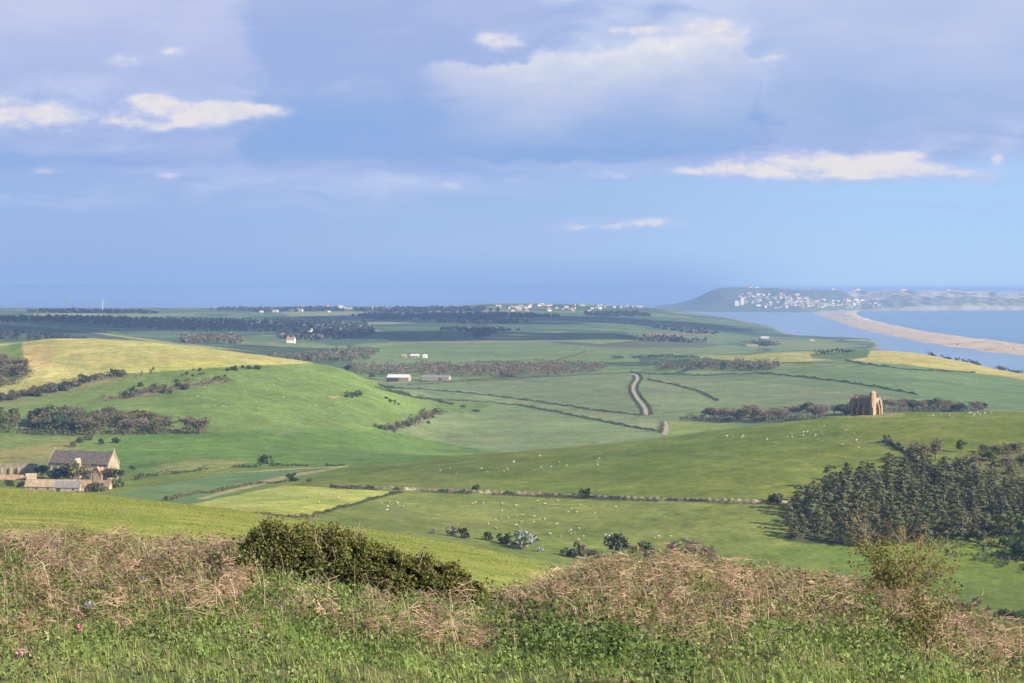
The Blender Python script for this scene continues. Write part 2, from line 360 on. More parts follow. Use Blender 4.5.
pi = rng.choice(len(pal), 900, p=[.16, .14, .14, .12, .12, .06, .12, .06, .06, .02])
k0 = rows.searchsorted(3000)
bi, ed = vor(fx, fy)
CL[k0:] = pal[pi[bi]]
CL[k0:][ed < 11] = (.03, .05, .025)
CL[:k0] = PAST
near = DD < 115; CL[near] = (.115, .11, .05)
hillm = (DD >= 100) & (DD < 560); CL[hillm] = (.172, .200, .046)
mb = (DD >= 1560) & (DD < 3050); CL[mb] = CROP
ml = mb & (cols[None, :] < 500) & (DD < 2600); CL[ml] = (.108, .160, .038)
# the valley floor and the slope up to the chapel
field([(330, 489), (560, 497), (770, 503), (800, 540), (760, 560), (600, 580), (380, 560), (300, 530), (320, 512), (400, 492)], 620, 1300, (.124, .150, .038))
field([(740, 560), (790, 545), (900, 560), (1100, 580), (1100, 640), (740, 620)], 620, 1000, (.098, .134, .028))
field([(190, 504), (285, 485), (400, 492), (345, 507), (312, 517), (240, 512)], 620, 1400, (.270, .285, .072))
field([(85, 500), (150, 487), (230, 473), (345, 466), (318, 474), (280, 483), (200, 503), (120, 505)], 900, 1600, CROP2, 1)
field([(212, 474), (345, 464.5), (350, 466), (285, 479), (205, 499), (196, 499), (272, 478), (330, 467.5)], 900, 1600, (.26, .23, .10))
field([(-60, 452), (0, 447), (60, 440), (80, 440), (75, 462), (-60, 470)], 1300, 1900, (.165, .165, .055))
field([(-60, 440), (0, 435), (78, 438), (40, 445), (-60, 455)], 1300, 1900, (.125, .165, .045))
field([(100, 462), (120, 436), (210, 432), (300, 428), (400, 432), (450, 445), (560, 446), (450, 458), (340, 466), (200, 472), (130, 474)], 1480, 2200, LUSH)
field([(150, 466), (200, 458), (250, 462), (220, 470), (160, 474)], 1400, 2000, (.15, .17, .05))
# the left hill: yellow field over the top
field([(0, 397), (60, 383), (110, 374), (160, 371), (230, 366), (313, 363.5), (313, 361), (190, 343), (110, 337), (50, 337), (20, 341), (25, 350), (32, 372), (8, 384), (0, 388)], 1900, 2560, YEL)
field([(25, 372), (34, 368), (60, 368), (50, 345), (22, 346)], 1900, 2560, (.32, .255, .10))
field([(150, 366), (190, 358), (240, 362), (230, 366.5), (165, 371), (100, 375), (80, 376)], 1900, 2560, (.30, .29, .08))
field([(-60, 346), (0, 341), (50, 337), (52, 338.5), (20, 343), (-60, 355)], 1900, 2800, (.26, .28, .07))
field([(0, 397), (60, 383), (110, 374), (165, 371), (155, 376), (110, 385), (60, 398), (0, 410)], 1900, 2500, (.125, .155, .05))
RG = (.150, .140, .065)
field([(-40, 412), (0, 404), (60, 391), (110, 381), (126, 374), (112, 373), (60, 383), (0, 396), (-40, 402)], 1900, 2500, RG)
field([(84, 403), (130, 399), (170, 392), (205, 385), (232, 381), (215, 378), (170, 386), (120, 394)], 1900, 2500, RG)
field([(388, 433), (420, 424), (444, 412), (436, 410), (405, 419), (386, 428)], 1700, 2500, (.165, .15, .07))
field([(328, 396.5), (336, 395), (341, 397.5), (331, 399)], 1900, 2500, (.22, .19, .09))
# crop country beyond the chapel ridge
C1 = (.138, .172, .075)
field([(375, 384), (520, 378), (640, 371), (634, 384), (642, 402), (648, 415), (560, 405), (470, 390)], 2300, 3400, (.118, .150, .066), 1)
field([(380, 386), (470, 391), (560, 404), (650, 416), (662, 425), (655, 432), (520, 402), (440, 390)], 1900, 3200, (.150, .180, .085), 1)
field([(478, 412), (500, 400), (520, 403), (600, 422), (655, 433), (600, 448), (540, 455), (480, 450), (430, 440), (388, 431), (420, 424), (446, 413)], 1600, 2900, (.135, .178, .072), 1)
field([(645, 380), (720, 378), (800, 384), (870, 392), (905, 396), (850, 410), (700, 415), (660, 414), (650, 395)], 1700, 3200, (.130, .165, .075), 1)
field([(640, 374), (760, 374), (830, 380), (930, 394), (900, 398), (800, 386), (720, 379), (645, 381)], 2000, 3300, (.098, .140, .060), 1)
field([(838, 415), (850, 412), (890, 412), (908, 414), (900, 417.5), (850, 418)], 1300, 1420, (.185, .185, .06))
field([(770, 374), (900, 362), (1100, 380), (1100, 412), (950, 408), (860, 384)], 1700, 3400, (.090, .150, .056), 1)
field([(662, 421), (720, 417), (740, 425), (700, 434), (662, 434)], 1600, 2600, (.15, .19, .05))
# yellow barley on the rise above the lagoon
field([(842, 360), (860, 352), (880, 350), (930, 353), (1024, 370), (1120, 388), (1120, 395), (1000, 376), (900, 364)], 2700, 3650, (.31, .27, .09))
field([(700, 355), (760, 350), (845, 350), (850, 354), (838, 360), (770, 363), (700, 358)], 2700, 3800, YEL2)
field([(715, 357), (790, 352), (838, 359), (770, 362.5)], 2700, 3800, (.29, .265, .09))
field([(810, 354), (870, 350), (868, 357), (845, 361), (812, 358)], 2700, 3800, (.08, .12, .045))
# middle distance, left to right
field([(350, 358), (420, 352), (560, 350), (640, 352), (640, 362), (560, 362), (430, 366), (360, 372)], 2900, 4800, (.118, .168, .058))
field([(350, 352), (470, 338), (560, 338), (640, 345), (640, 356), (470, 356), (360, 360)], 3300, 5600, (.110, .160, .060))
field([(600, 343), (640, 339), (700, 345), (760, 352), (700, 356), (620, 352)], 3300, 5600, (.115, .155, .065))
field([(545, 342), (640, 338), (740, 342), (700, 348), (600, 347)], 3300, 5600, (.075, .085, .055))
field([(430, 341), (500, 337.5), (590, 338.5), (560, 341), (440, 343)], 3300, 5800, (.20, .17, .10))
field([(560, 341), (600, 338.5), (640, 340), (600, 344)], 3300, 5600, (.15, .19, .06))
field([(350, 346), (420, 331), (470, 330), (480, 338), (380, 348)], 3600, 6500, (.13, .17, .06))
field([(300, 336), (420, 329), (520, 328), (600, 330), (610, 338), (430, 340), (330, 346)], 4400, 7000, (.055, .100, .045))  # darker crop; far cloud shade is partly put into this colour
field([(480, 335), (560, 331), (620, 335), (600, 339), (500, 338)], 4400, 7000, (.12, .165, .06))
field([(620, 330), (700, 331), (770, 338), (720, 344), (640, 339)], 4400, 7000, (.095, .14, .055))
field([(-60, 318), (0, 320), (180, 343), (260, 352), (180, 346), (60, 328), (-60, 321.5)], 3200, 7000, (.22, .22, .09))
field([(0, 324), (60, 330), (180, 346), (60, 340), (-60, 345), (-60, 324)], 2900, 6000, (.050, .075, .04))  # dark field whose tone also carries painted cloud shade
field([(28, 314), (80, 313), (130, 314.5), (85, 316.5), (40, 316)], 6000, 10500, (.24, .22, .13))
field([(110, 313.5), (190, 314), (210, 316), (120, 317)], 6000, 10500, (.16, .19, .08))
field([(280, 312), (360, 311), (380, 315), (290, 317)], 6000, 10800, (.19, .19, .09))
field([(410, 311.5), (470, 309), (540, 310), (480, 313)], 7500, 10900, (.18, .18, .09))
field([(650, 333), (720, 334), (680, 336.5), (640, 336)], 4400, 8000, (.17, .13, .08))
field([(755, 340), (820, 339), (870, 346), (820, 350), (760, 347)], 4800, 7000, (.135, .165, .06))
field([(690, 318), (760, 326), (720, 329), (650, 322)], 6500, 10500, (.085, .12, .05))
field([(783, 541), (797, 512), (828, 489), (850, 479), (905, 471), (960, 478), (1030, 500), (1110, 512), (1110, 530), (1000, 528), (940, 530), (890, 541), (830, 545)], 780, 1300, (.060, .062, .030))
field([(940, 476), (958, 455), (1000, 446), (1110, 440), (1110, 510), (1030, 499), (975, 484)], 900, 1390, (.115, .115, .045))
# bare earth, track and rough ground
rough = snoise(XX, DD, 500, 11) ; r2 = snoise(XX, DD, 90, 12); r3 = snoise(XX, DD, 22, 13)
lyn = np.sin(ZZ*1.9 + 2.2*snoise(XX, DD, 120, 16, 2))*np.clip(.5+r2, 0, 1)*np.clip((DD-600)/300, 0, 1)*np.clip((2600-DD)/200, 0, 1)
fac = 1 + .13*rough + .12*r2 + .09*r3 + .05*lyn
CL *= fac[..., None].astype(np.float32)
CL[..., 0] *= (1 + .07*snoise(XX, DD, 340, 14) + .05*snoise(XX, DD, 45, 15)).astype(np.float32)
# sheep-terraced patches on the near and middle pasture
# shore mud
zrel = ZZ - SEA
mud = (DD > 3700) & (zrel < 1.5); CL[mud] = (.20, .17, .11)

def terrain_material():
    m_ = bpy.data.materials.new('grassland'); m_.use_nodes = True; nt = m_.node_tree; nt.nodes.clear(); n = N(nt)
    a = n.new('ShaderNodeAttribute'); a.attribute_name = 'crop_colour'; c = a.outputs['Color']
    kk = n.new('ShaderNodeAttribute'); kk.attribute_name = 'drilled'
    g = n.new('ShaderNodeNewGeometry'); pos = g.outputs['Position']
    sx, sy, sz = n.sep(pos); f4 = n.noise(pos, .085, 6, .7); c = n.mix(1.0, c, n.mix(n.ss(f4, .3, .7), (.76, .82, .72), (1.22, 1.16, 1.20)), 'MULTIPLY')
    f1 = n.noise(pos, .02, 6, .62); f2 = n.noise(pos, .35, 5, .65); f3 = n.noise(pos, 4.0, 4, .6)
    c = n.mix(1.0, c, n.mix(n.ss(f1, .3, .7), (.80, .86, .74), (1.18, 1.12, 1.16)), 'MULTIPLY')
    c = n.mix(1.0, c, n.mix(n.ss(f2, .3, .7), (.74, .77, .74), (1.24, 1.20, 1.14)), 'MULTIPLY')
    c = n.mix(1.0, c, n.mix(n.ss(f3, .3, .7), (.86, .87, .86), (1.13, 1.12, 1.12)), 'MULTIPLY')
    # darker tussocks and thistles scattered over the pasture
    t = n.new('ShaderNodeTexVoronoi'); n.put(t.inputs['Vector'], pos); t.inputs['Scale'].default_value = .075; t.inputs['Randomness'].default_value = 1.0
    tus = n.mul(n.sub(1.0, n.ss(t.outputs['Distance'], .06, .22)), n.ss(f1, .44, .60))
    c = n.mix(n.mul(tus, .55), c, (.05, .075, .022))
    # sheep tracks following the slope, and dry worn patches
    trk = n.noise(n.xyz(n.mul(sx, .012), n.mul(sy, .012), n.mul(sz, .75)), 1.0, 5, .65)
    c = n.mix(n.mul(n.mul(n.ss(trk, .56, .68), n.sub(1.0, kk.outputs['Fac'])), .32), c, (.185, .175, .085))
    c = n.mix(n.mul(n.mul(n.ss(trk, .44, .34), n.sub(1.0, kk.outputs['Fac'])), .25), c, (.055, .085, .024))
    # drilled rows and tramlines in the arable fields
    rowc = n.add(n.mul(sx, .93), n.mul(sy, .36)); rowc = n.add(rowc, n.mul(n.noise(pos, .006, 2, .5), 30))
    tram = n.ss(n.m('ABSOLUTE', n.sub(n.m('FRACT', n.mul(rowc, 1/21.0)), .5)), .40, .5)
    c = n.mix(n.mul(n.mul(tram, kk.outputs['Fac']), .42), c, (.17, .16, .085))
    band = n.noise(n.xyz(n.mul(rowc, .03), 0, 0), 1.0, 3, .6)
    c = n.mix(n.mul(n.mul(n.ss(band, .4, .65), kk.outputs['Fac']), .20), c, (.19, .20, .10))
    p = n.new('ShaderNodeBsdfPrincipled'); n.put(p.inputs['Base Color'], c); p.inputs['Roughness'].default_value = .95; p.inputs['Specular IOR Level'].default_value = .1
    b = n.new('ShaderNodeBump'); b.inputs['Strength'].default_value = .45; b.inputs['Distance'].default_value = .5
    n.put(b.inputs['Height'], n.add(f2, n.mul(f3, .5))); nt.links.new(b.outputs[0], p.inputs['Normal'])
    o = n.new('ShaderNodeOutputMaterial'); nt.links.new(p.outputs[0], o.inputs[0])
    return m_
idx = np.arange(NR*NC).reshape(NR, NC)
quads = np.stack([idx[:-1, :-1], idx[:-1, 1:], idx[1:, 1:], idx[1:, :-1]], -1).reshape(-1, 4)
TV = np.stack([XX, DD, ZZ], -1).reshape(-1, 3)
terr = link('hills', np_mesh('hills', TV, quads, terrain_material(), smooth=True, attrs={'crop_colour': CL.reshape(-1, 3), 'drilled': KIND.ravel()}))
tag(terr, 'green farmland of hills and fields rolling down to the coast', 'hills', kind='structure')
# the hilltop continues under and behind the viewer
gx, gy = np.meshgrid(np.linspace(-60, 60, 40), np.linspace(-80, 2.0, 30))
gz = CZ - 1.75 + .02*np.minimum(0, gy) + .06*snoise(gx, gy, 9, 4)
gi = np.arange(gx.size).reshape(gx.shape)
gq = np.stack([gi[:-1, :-1], gi[:-1, 1:], gi[1:, 1:], gi[1:, :-1]], -1).reshape(-1, 4)

# ------------------------------------------------------------------ sea, lagoon, shingle bank, island
def water_material(name, deep, wscale, rough):
    m_ = bpy.data.materials.new(name); m_.use_nodes = True; nt = m_.node_tree; nt.nodes.clear(); n = N(nt)
    g = n.new('ShaderNodeNewGeometry'); pos = g.outputs['Position']
    f = n.noise(pos, .0011, 5, .6); f2 = n.noise(pos, wscale, 4, .6)
    c = n.mix(n.ss(f, .35, .65), deep, tuple(v*1.18 for v in deep))
    p = n.new('ShaderNodeBsdfPrincipled'); n.put(p.inputs['Base Color'], c); p.inputs['Roughness'].default_value = rough
    p.inputs['IOR'].default_value = 1.33; p.inputs['Specular IOR Level'].default_value = .5
    b = n.new('ShaderNodeBump'); b.inputs['Strength'].default_value = .5; b.inputs['Distance'].default_value = .6
    n.put(b.inputs['Height'], f2); nt.links.new(b.outputs[0], p.inputs['Normal'])
    o = n.new('ShaderNodeOutputMaterial'); nt.links.new(p.outputs[0], o.inputs[0])
    return m_
sr = np.concatenate([np.linspace(2500, 20000, 120), np.linspace(20500, 56000, 80)])
sa = np.linspace(-.42, .42, 90)
SR, SA = np.meshgrid(sr, sa, indexing='ij')
si = np.arange(SR.size).reshape(SR.shape)
sq = np.stack([si[:-1, :-1], si[:-1, 1:], si[1:, 1:], si[1:, :-1]], -1).reshape(-1, 4)
sv = np.stack([SR*np.tan(SA), SR, -(SR**2)/RE2], -1).reshape(-1, 3)
sea = link('sea', np_mesh('sea', sv, sq, water_material('sea_water', (.085, .175, .275), .03, .35), smooth=True)); tag(sea, 'calm blue sea reaching to the horizon', 'sea', kind='structure')
def sea_at(px, py):
    """point of the sea surface in column px at row py"""
    k = py - YH; a = F/RE2
    d = (k - math.sqrt(max(k*k - 4*a*F*CZ, 0))) / (2*a)
    return np.array([(px-512)/F*d, d])

outer = [(1180, 369), (1024, 344.5), (985, 339.5), (942, 334), (915, 329.5), (887, 324), (868, 319), (858, 315), (857, 312.4), (864, 310.4), (885, 308.6), (905, 307.6)]
inner = [(1180, 388), (1024, 357), (985, 352.5), (950, 347.5), (902, 339.5), (875, 334), (852, 328), (832, 321.5), (816, 316.2), (808, 313.6), (814, 311.6), (840, 310.3)]
so = np.array([sea_at(*p) for p in outer]); si_ = np.array([sea_at(*p) for p in inner])
tt = np.linspace(0, 1, len(so)); ti = np.linspace(0, 1, 160)
so = np.stack([pchip(tt, so[:, 0], ti), pchip(tt, so[:, 1], ti)], 1); si_ = np.stack([pchip(tt, si_[:, 0], ti), pchip(tt, si_[:, 1], ti)], 1)
su = np.linspace(0, 1, 28)
BX = so[:, None, 0]*(1-su) + si_[:, None, 0]*su; BY = so[:, None, 1]*(1-su) + si_[:, None, 1]*su
BX = BX + 25*snoise(BX, BY, 700, 21) * np.sin(su*math.pi)**.3; BY = BY + 60*snoise(BX, BY, 400, 22)
prof = 7.0*np.interp(su, [0, .06, .2, .45, .8, 1], [-.25, .3, .95, 1.0, .45, -.2]) * np.ones_like(BX) + .5*snoise(BX, BY, 120, 23)
BZ = prof - BY**2/RE2
bidx = np.arange(BX.size).reshape(BX.shape)
bq = np.stack([bidx[:-1, :-1], bidx[1:, :-1], bidx[1:, 1:], bidx[:-1, 1:]], -1).reshape(-1, 4)
beach = link('beach', np_mesh('beach', np.stack([BX, BY, BZ], -1).reshape(-1, 3), bq, mat('shingle', (.40, .315, .21), var=.16, vscale=.006, bump=.3, bscale=.05), smooth=True))
tag(beach, 'long curving shingle beach between the sea and the lagoon', 'beach', kind='structure')

LX = np.linspace(0, -1, 30)[None, :]*np.linspace(2600, 2600, 160)[:, None] + (si_[:, 0] + (so[:, 0]-si_[:, 0])*.3)[:, None]; LY = (si_[:, 1] + (so[:, 1]-si_[:, 1])*.3)[:, None] + 0*LX
li = np.arange(LX.size).reshape(LX.shape)
lag = link('lagoon', np_mesh('lagoon', np.stack([LX, LY, .4 - LY**2/RE2], -1).reshape(-1, 3), np.stack([li[:-1, :-1], li[1:, :-1], li[1:, 1:], li[:-1, 1:]], -1).reshape(-1, 4), water_material('lagoon_water', (.13, .20, .285), .05, .3), smooth=True))
tag(lag, 'grey-blue lagoon lying behind the shingle beach', 'lagoon', kind='structure')
# island of cliffs at the end of the beach, joined to it
IPX = np.array([655, 675, 690, 702, 716, 730, 745, 775, 800, 840, 880, 920, 960, 1000, 1024, 1080, 1200, 1400])
IPY = np.array([306, 303.5, 300, 295, 289.3, 287.3, 287.5, 288.5, 290, 290, 290.5, 290.5, 291, 291.5, 291.8, 292.5, 294, 300])
ic = np.linspace(655, 1400, 420); iu = np.linspace(0, 1, 60)
top = pchip(IPX, IPY, ic)
d0 = np.interp(ic, [655, 720, 800, 860, 1024, 1400], [16500, 15800, 15500, 16800, 17600, 19000])      # shore
d1 = d0 + np.interp(ic, [655, 700, 760, 860, 920, 1400], [1500, 2600, 3000, 1900, 900, 900])       # plateau edge
base = YH + F*(CZ/d0 + d0/RE2) + .6
ID = d0 + (d1-d0)*iu[:, None]
steep = np.interp(ic, [655, 740, 850, 930, 1400], [.9, 1.0, .75, .40, .40])
shp = iu[:, None]**steep
IPYG = base + (top-base)*np.minimum(shp*1.02, 1.0)
IZ = CZ - ID*(IPYG-YH)/F
IX = (ic-512)/F*ID
IZ = IZ + np.sin(iu[:, None]*math.pi)*(9*snoise(IX, ID, 900, 31) + 7*snoise(IX, ID, 260, 32))*np.interp(ic, [655, 720, 900, 1000, 1400], [.6, 1.0, 1.5, 1.5, 1.5])
back = np.stack([(ic-512)/F*(d1+2500), d1+2500, IZ[-1] - 30], -1)[None]
back2 = np.stack([(ic-512)/F*(d1+2600), d1+2600, IZ[-1]*0 - 80], -1)[None]
front = np.stack([(ic-512)/F*(d0-60), d0-60, IZ[0]*0 - 40], -1)[None]
IV = np.concatenate([front, np.stack([IX, ID, IZ], -1), back, back2], 0)
U2 = np.concatenate([[0], iu, [1, 1]])[:, None]*np.ones_like(ic)
cn = snoise(IV[..., 0], IV[..., 1], 500, 33); cn2 = snoise(IV[..., 0], IV[..., 1], 170, 34)
IC = np.zeros(IV.shape, np.float32) + (.085, .11, .055)
cliff = (IV[..., 0] > (870-512)/F*17000) & (U2 > .38) & (U2 < .98) & (cn + .5*cn2 > -.35)
IC[cliff] = (.30, .265, .20)
lowc = (IV[..., 0] > (850-512)/F*17000) & (U2 <= .38) & (cn2 > .1); IC[lowc] = (.17, .17, .10)
sandy = (U2 < .035) & (IV[..., 0] > (800-512)/F*17000); IC[sandy] = (.20, .175, .13)
IC *= (1 + .25*cn2)[..., None].astype(np.float32)
ii = np.arange(IV.shape[0]*IV.shape[1]).reshape(IV.shape[:2])
iq = np.stack([ii[:-1, :-1], ii[:-1, 1:], ii[1:, 1:], ii[1:, :-1]], -1).reshape(-1, 4)
isl = link('island', np_mesh('island', IV.reshape(-1, 3), iq, mat('island_rock', attr='rock', rough=.95, var=.2, vscale=.01, coords='Object'), smooth=True, attrs={'rock': IC.reshape(-1, 3)}))
tag(isl, 'flat topped island with pale cliffs at the end of the beach', 'island', kind='structure')

# the air
hz = bpy.data.meshes.new('haze')
hx0, hx1, hy0, hy1, hz0, hz1 = -26000, 26000, -400, 57500, -225, max(172.0, float(IZ.max())+1.5)
hv = [(x, y, z) for z in (hz0, hz1) for y in (hy0, hy1) for x in (hx0, hx1)]
hz.from_pydata(hv, [], [(0, 2, 3, 1), (4, 5, 7, 6), (0, 1, 5, 4), (2, 6, 7, 3), (0, 4, 6, 2), (1, 3, 7, 5)])
haze = link('haze', hz); tag(haze, 'thin blue sea haze over the whole view', 'haze', kind='stuff')
hm = bpy.data.materials.new('haze'); hm.use_nodes = True; hm.node_tree.nodes.clear(); hn = N(hm.node_tree)
pv = hn.new('ShaderNodeVolumePrincipled'); pv.inputs['Color'].default_value = (.280, .440, .775, 1); pv.inputs['Density'].default_value = 5.6e-5
ho = hn.new('ShaderNodeOutputMaterial'); hm.node_tree.links.new(pv.outputs[0], ho.inputs['Volume'])
hz.materials.append(hm)

# cumulus added out of view, above and beside the picture, to shade the far farmland
CLOUDM = mat('cloud_white', (.85, .85, .86), rough=1.0, var=.05, vscale=.002)
def cumulus(sx, sy, rx, ry, nb=46):
    """cloud whose shadow falls on the ground round (sx, sy)"""
    H = 1400.0; cx, cy_ = sx + sd.x/sd.z*H, sy + sd.y/sd.z*H
    import bmesh
    bm = bmesh.new(); bmesh.ops.create_icosphere(bm, subdivisions=3, radius=1.0); bm.verts.ensure_lookup_table()
    sv_ = np.array([v.co[:] for v in bm.verts]); sf_ = np.array([[v.index for v in f.verts] for f in bm.faces]); bm.free()
    V_ = []; F_ = []; n = 0
    for k in range(nb):
        a = rng.uniform(0, 6.28); q = math.sqrt(rng.uniform(0, 1)); r_ = rng.uniform(.22, .38)*(1.1-.5*q)*min(rx, ry)
        c = np.array([math.cos(a)*q*rx, math.sin(a)*q*ry, r_*.25]); u = sv_*np.array([r_*1.25, r_*1.25, r_*.62]); u = u + sv_*(.10*r_*snoise(u[:, 0]+c[0], u[:, 1]+c[1]+u[:, 2]*1.3, r_*.9, 61))[:, None]
        u[:, 2] = np.maximum(u[:, 2], -r_*.22); V_.append(u + c); F_.append(sf_ + n); n += len(sv_)
    o = link('cloud', np_mesh('cloud', np.concatenate(V_), np.concatenate(F_), CLOUDM, smooth=True), None, (cx, cy_, H)); tag(o, 'white cumulus cloud added out of view to shade the far farmland', 'cloud', None, 'structure')
cumulus(-1650, 6100, 900, 1300); cumulus(-100, 5450, 420, 560, 30); cumulus(50, 8000, 900, 750); cumulus(-2300, 4700, 500, 500, 26)
# ------------------------------------------------------------------ plants
def quads_from(C, T, B):
    """quads with centre C, half-axes T and B"""
    v = np.stack([C - T - B, C + T - B*.6, C + T*1.0 + B, C - T + B*.7], 1).reshape(-1, 3)
    return v, np.arange(len(v)).reshape(-1, 4)
def unit(a): return a / np.maximum(np.linalg.norm(a, axis=-1, keepdims=True), 1e-9)
def rdir(n, up=0.0):
    a = rng.normal(size=(n, 3)); a[:, 2] += up; return unit(a)
def leaves(C, size, out=None, outw=.8, asp=.75):
    n = len(C); nr = rdir(n)
    if out is not None: nr = unit(nr + out*outw)
    t = unit(np.cross(nr, rdir(n))); b = np.cross(nr, t)
    s = (size*rng.uniform(.6, 1.35, n))[:, None]
    return quads_from(C, t*s*.5, b*s*.5*asp)
def colours(pal, n, rep=4, jit=.18):
    pal = np.array(pal); c = pal[rng.integers(0, len(pal), n)]*rng.uniform(1-jit, 1+jit, (n, 1))
    return np.repeat(c, rep, 0)
def lump(n, r, nl=9, shell=.45, flat=0.0):
    """points in a lumpy crown of half-sizes r, centred on 0: several overlapping boughs"""
    r = np.array(r); lc = rdir(nl)*rng.uniform(.35, .75, (nl, 1)); lr_ = rng.uniform(.30, .52, nl)
    k = rng.integers(0, nl, n); d = rdir(n); rad = rng.uniform(shell, 1, n)**.6
    p = lc[k] + d*(lr_[k]*rad)[:, None]
    if flat: p[:, 2] = np.maximum(p[:, 2], -flat)
    return p*r, d
def tube(pts, rad, sides=6):
    pts = np.asarray(pts, float); n = len(pts); tg = unit(np.gradient(pts, axis=0))
    ref = np.array([.31, .87, .11]); a = unit(np.cross(tg, ref)); b = np.cross(tg, a)
    an = np.linspace(0, 2*math.pi, sides, endpoint=False)
    v = pts[:, None] + (a[:, None]*np.cos(an)[None, :, None] + b[:, None]*np.sin(an)[None, :, None])*np.asarray(rad)[:, None, None]
    i = np.arange(n*sides).reshape(n, sides); j = np.roll(i, -1, 1)
    return v.reshape(-1, 3), np.stack([i[:-1], j[:-1], j[1:], i[1:]], -1).reshape(-1, 4)
class Bag:
    """collects quads (with colours) into one mesh"""
    def __init__(s): s.v = []; s.f = []; s.c = []; s.n = 0
    def put(s, vf, c=None):
        v, f = vf; s.v.append(v); s.f.append(f + s.n); s.n += len(v)
        if c is None: c = (.1, .1, .1)
        c = np.asarray(c, np.float32); s.c.append(np.broadcast_to(c, (len(v), 3)) if c.ndim == 1 else c)
    def mesh(s, name, m_, smooth=False):
        return np_mesh(name, np.concatenate(s.v), np.concatenate(s.f), m_, smooth=smooth, attrs={'leaf': np.concatenate(s.c)})
LEAF = mat('foliage', attr='leaf', rough=.85, spec=.12, rnd=.12, trans=.22)
BARK = mat('bark', (.13, .10, .07), rough=.95, var=.35, vscale=2.0, rnd=.1)
def bough(p0, d, L, r0, n=5, droop=.0, wob=.12):
    p = [np.array(p0, float)]; d = np.array(d, float)
    for k in range(n-1):
        d = unit(d + rng.normal(0, wob, 3) + np.array([0, 0, -droop])); p.append(p[-1] + d*L/(n-1))
    return np.array(p), np.linspace(r0, r0*.3, n)
def trunk_mesh(h, r, limbs, spread, lean=0.0):
    b = Bag(); p, q = bough((0, 0, -.6), (lean, 0, 1), h*.8+.6, r, 6, 0, .06); b.put(tube(p, q, 6))
    for k in range(limbs):
        i = rng.integers(2, 5); a = rng.uniform(0, 6.28); u = rng.uniform(.5, 1.1)
        p2, q2 = bough(p[i], (math.cos(a), math.sin(a), u), spread*rng.uniform(.6, 1), r*.45, 4, 0, .15); b.put(tube(p2, q2, 5))
    return b
def pine_mesh(h):
    b = Bag(); nl = 17; tint = rng.uniform(.85, 1.2)
    pal = [tuple(np.array(c)*tint) for c in ((.098, .116, .050), (.078, .095, .042), (.124, .134, .060), (.118, .106, .054))]
    for k in range(nl):
        u = k/(nl-1); z = h*(.20 + .76*u); rr = h*.27*(1 - u)**.46*(.55 + .45*min(1, u*4)) + .18
        a = k*2.4 + rng.uniform(-.5, .5); r0 = rr*rng.uniform(.2, .85); cc = np.array([math.cos(a)*r0, math.sin(a)*r0, z + rng.uniform(-.5, .5)])
        n = 26; d = rdir(n, .25); sz = h*(.115 - .055*u); q = d*np.array([sz, sz, sz*.75])*rng.uniform(.45, 1, (n, 1))
        out = unit(d + np.array([math.cos(a), math.sin(a), .2])*.9); b.put(leaves(cc + q, .62, out, 1.5, .7), colours(pal, n))
    return b
def twig_mesh(h, w, n, pal, leafpal=None, nleaf=0, low=.06):
    """crown of a tree just coming into leaf: fans of twigs with small clumps of bud"""
    b = Bag(); nl = 12
    lc = rdir(nl, .2)*rng.uniform(.2, .62, (nl, 1)); k = rng.integers(0, nl, n)
    d = unit(rdir(n, .55)); p = lc[k] + d*rng.uniform(.05, .46, (n, 1)); p = p*np.array([w/2, w/2, h*(1-low)/2]) + [0, 0, h*(1+low)/2]
    t = unit(d + rdir(n)*.35); s = unit(np.cross(t, rdir(n))); L = rng.uniform(.45, 1.1, n)[:, None]*h*.085; W = rng.uniform(.08, .17, n)[:, None]*h*.10
    b.put(quads_from(p, t*L, s*W), colours(pal, n))
    if nleaf:
        q, dd = lump(nleaf, (w/2, w/2, h*(1-low)/2), 10, .4); b.put(leaves(q + [0, 0, h*(1+low)/2], h*.085, dd), colours(leafpal, nleaf))
    return b
def broad_mesh(h, w, n, pal, low=.15, size=None):
    b = Bag(); q, d = lump(n, (w/2, w/2, h*(1-low)/2), 11, .45)
    b.put(leaves(q + [0, 0, h*(1+low)/2], size or h*.10, unit(d + [0, 0, .3])), colours(pal, n)); return b
def bush_mesh(h, w, n, pal, size=None):
    b = Bag(); q, d = lump(n, (w/2, w/2*.85, h*.62), 9, .4, .72)
    b.put(leaves(q + [0, 0, h*.45], size or h*.16, unit(d + [0, 0, .3])), colours(pal, n)); return b
GREEN = [(.075, .105, .034), (.060, .090, .030), (.078, .105, .036), (.042, .062, .026)]
FRESH = [(.105, .140, .038), (.085, .125, .036), (.13, .155, .05)]
BROWN = [(.158, .130, .078), (.132, .112, .070), (.185, .150, .092), (.115, .102, .058)]
PINKB = [(.182, .146, .104), (.150, .122, .088), (.210, .172, .120)]
OLIVE = [(.115, .110, .050), (.095, .095, .045), (.14, .125, .06)]
SCRUB = [(.085, .092, .045), (.11, .10, .06), (.065, .078, .038), (.13, .11, .075)]
DARKB = [(.042, .055, .030), (.055, .065, .034), (.035, .045, .026)]
BLOOM = [(.24, .26, .23), (.19, .22, .17), (.28, .29, .27), (.13, .16, .10)]
def protos(name, makers, trunk_of):
    out = []
    for mk in makers:
        h, b = mk(); out.append((h, b.mesh(name + '_crown', LEAF), trunk_of(h).mesh(name + '_trunk', BARK, True)))
    return out
T_PINE = protos('pine', [lambda h=h: (h, pine_mesh(h)) for h in (12.5, 11.5, 13.5, 10.5, 12, 13, 11)], lambda h: trunk_mesh(h, .2, 2, 1.2))
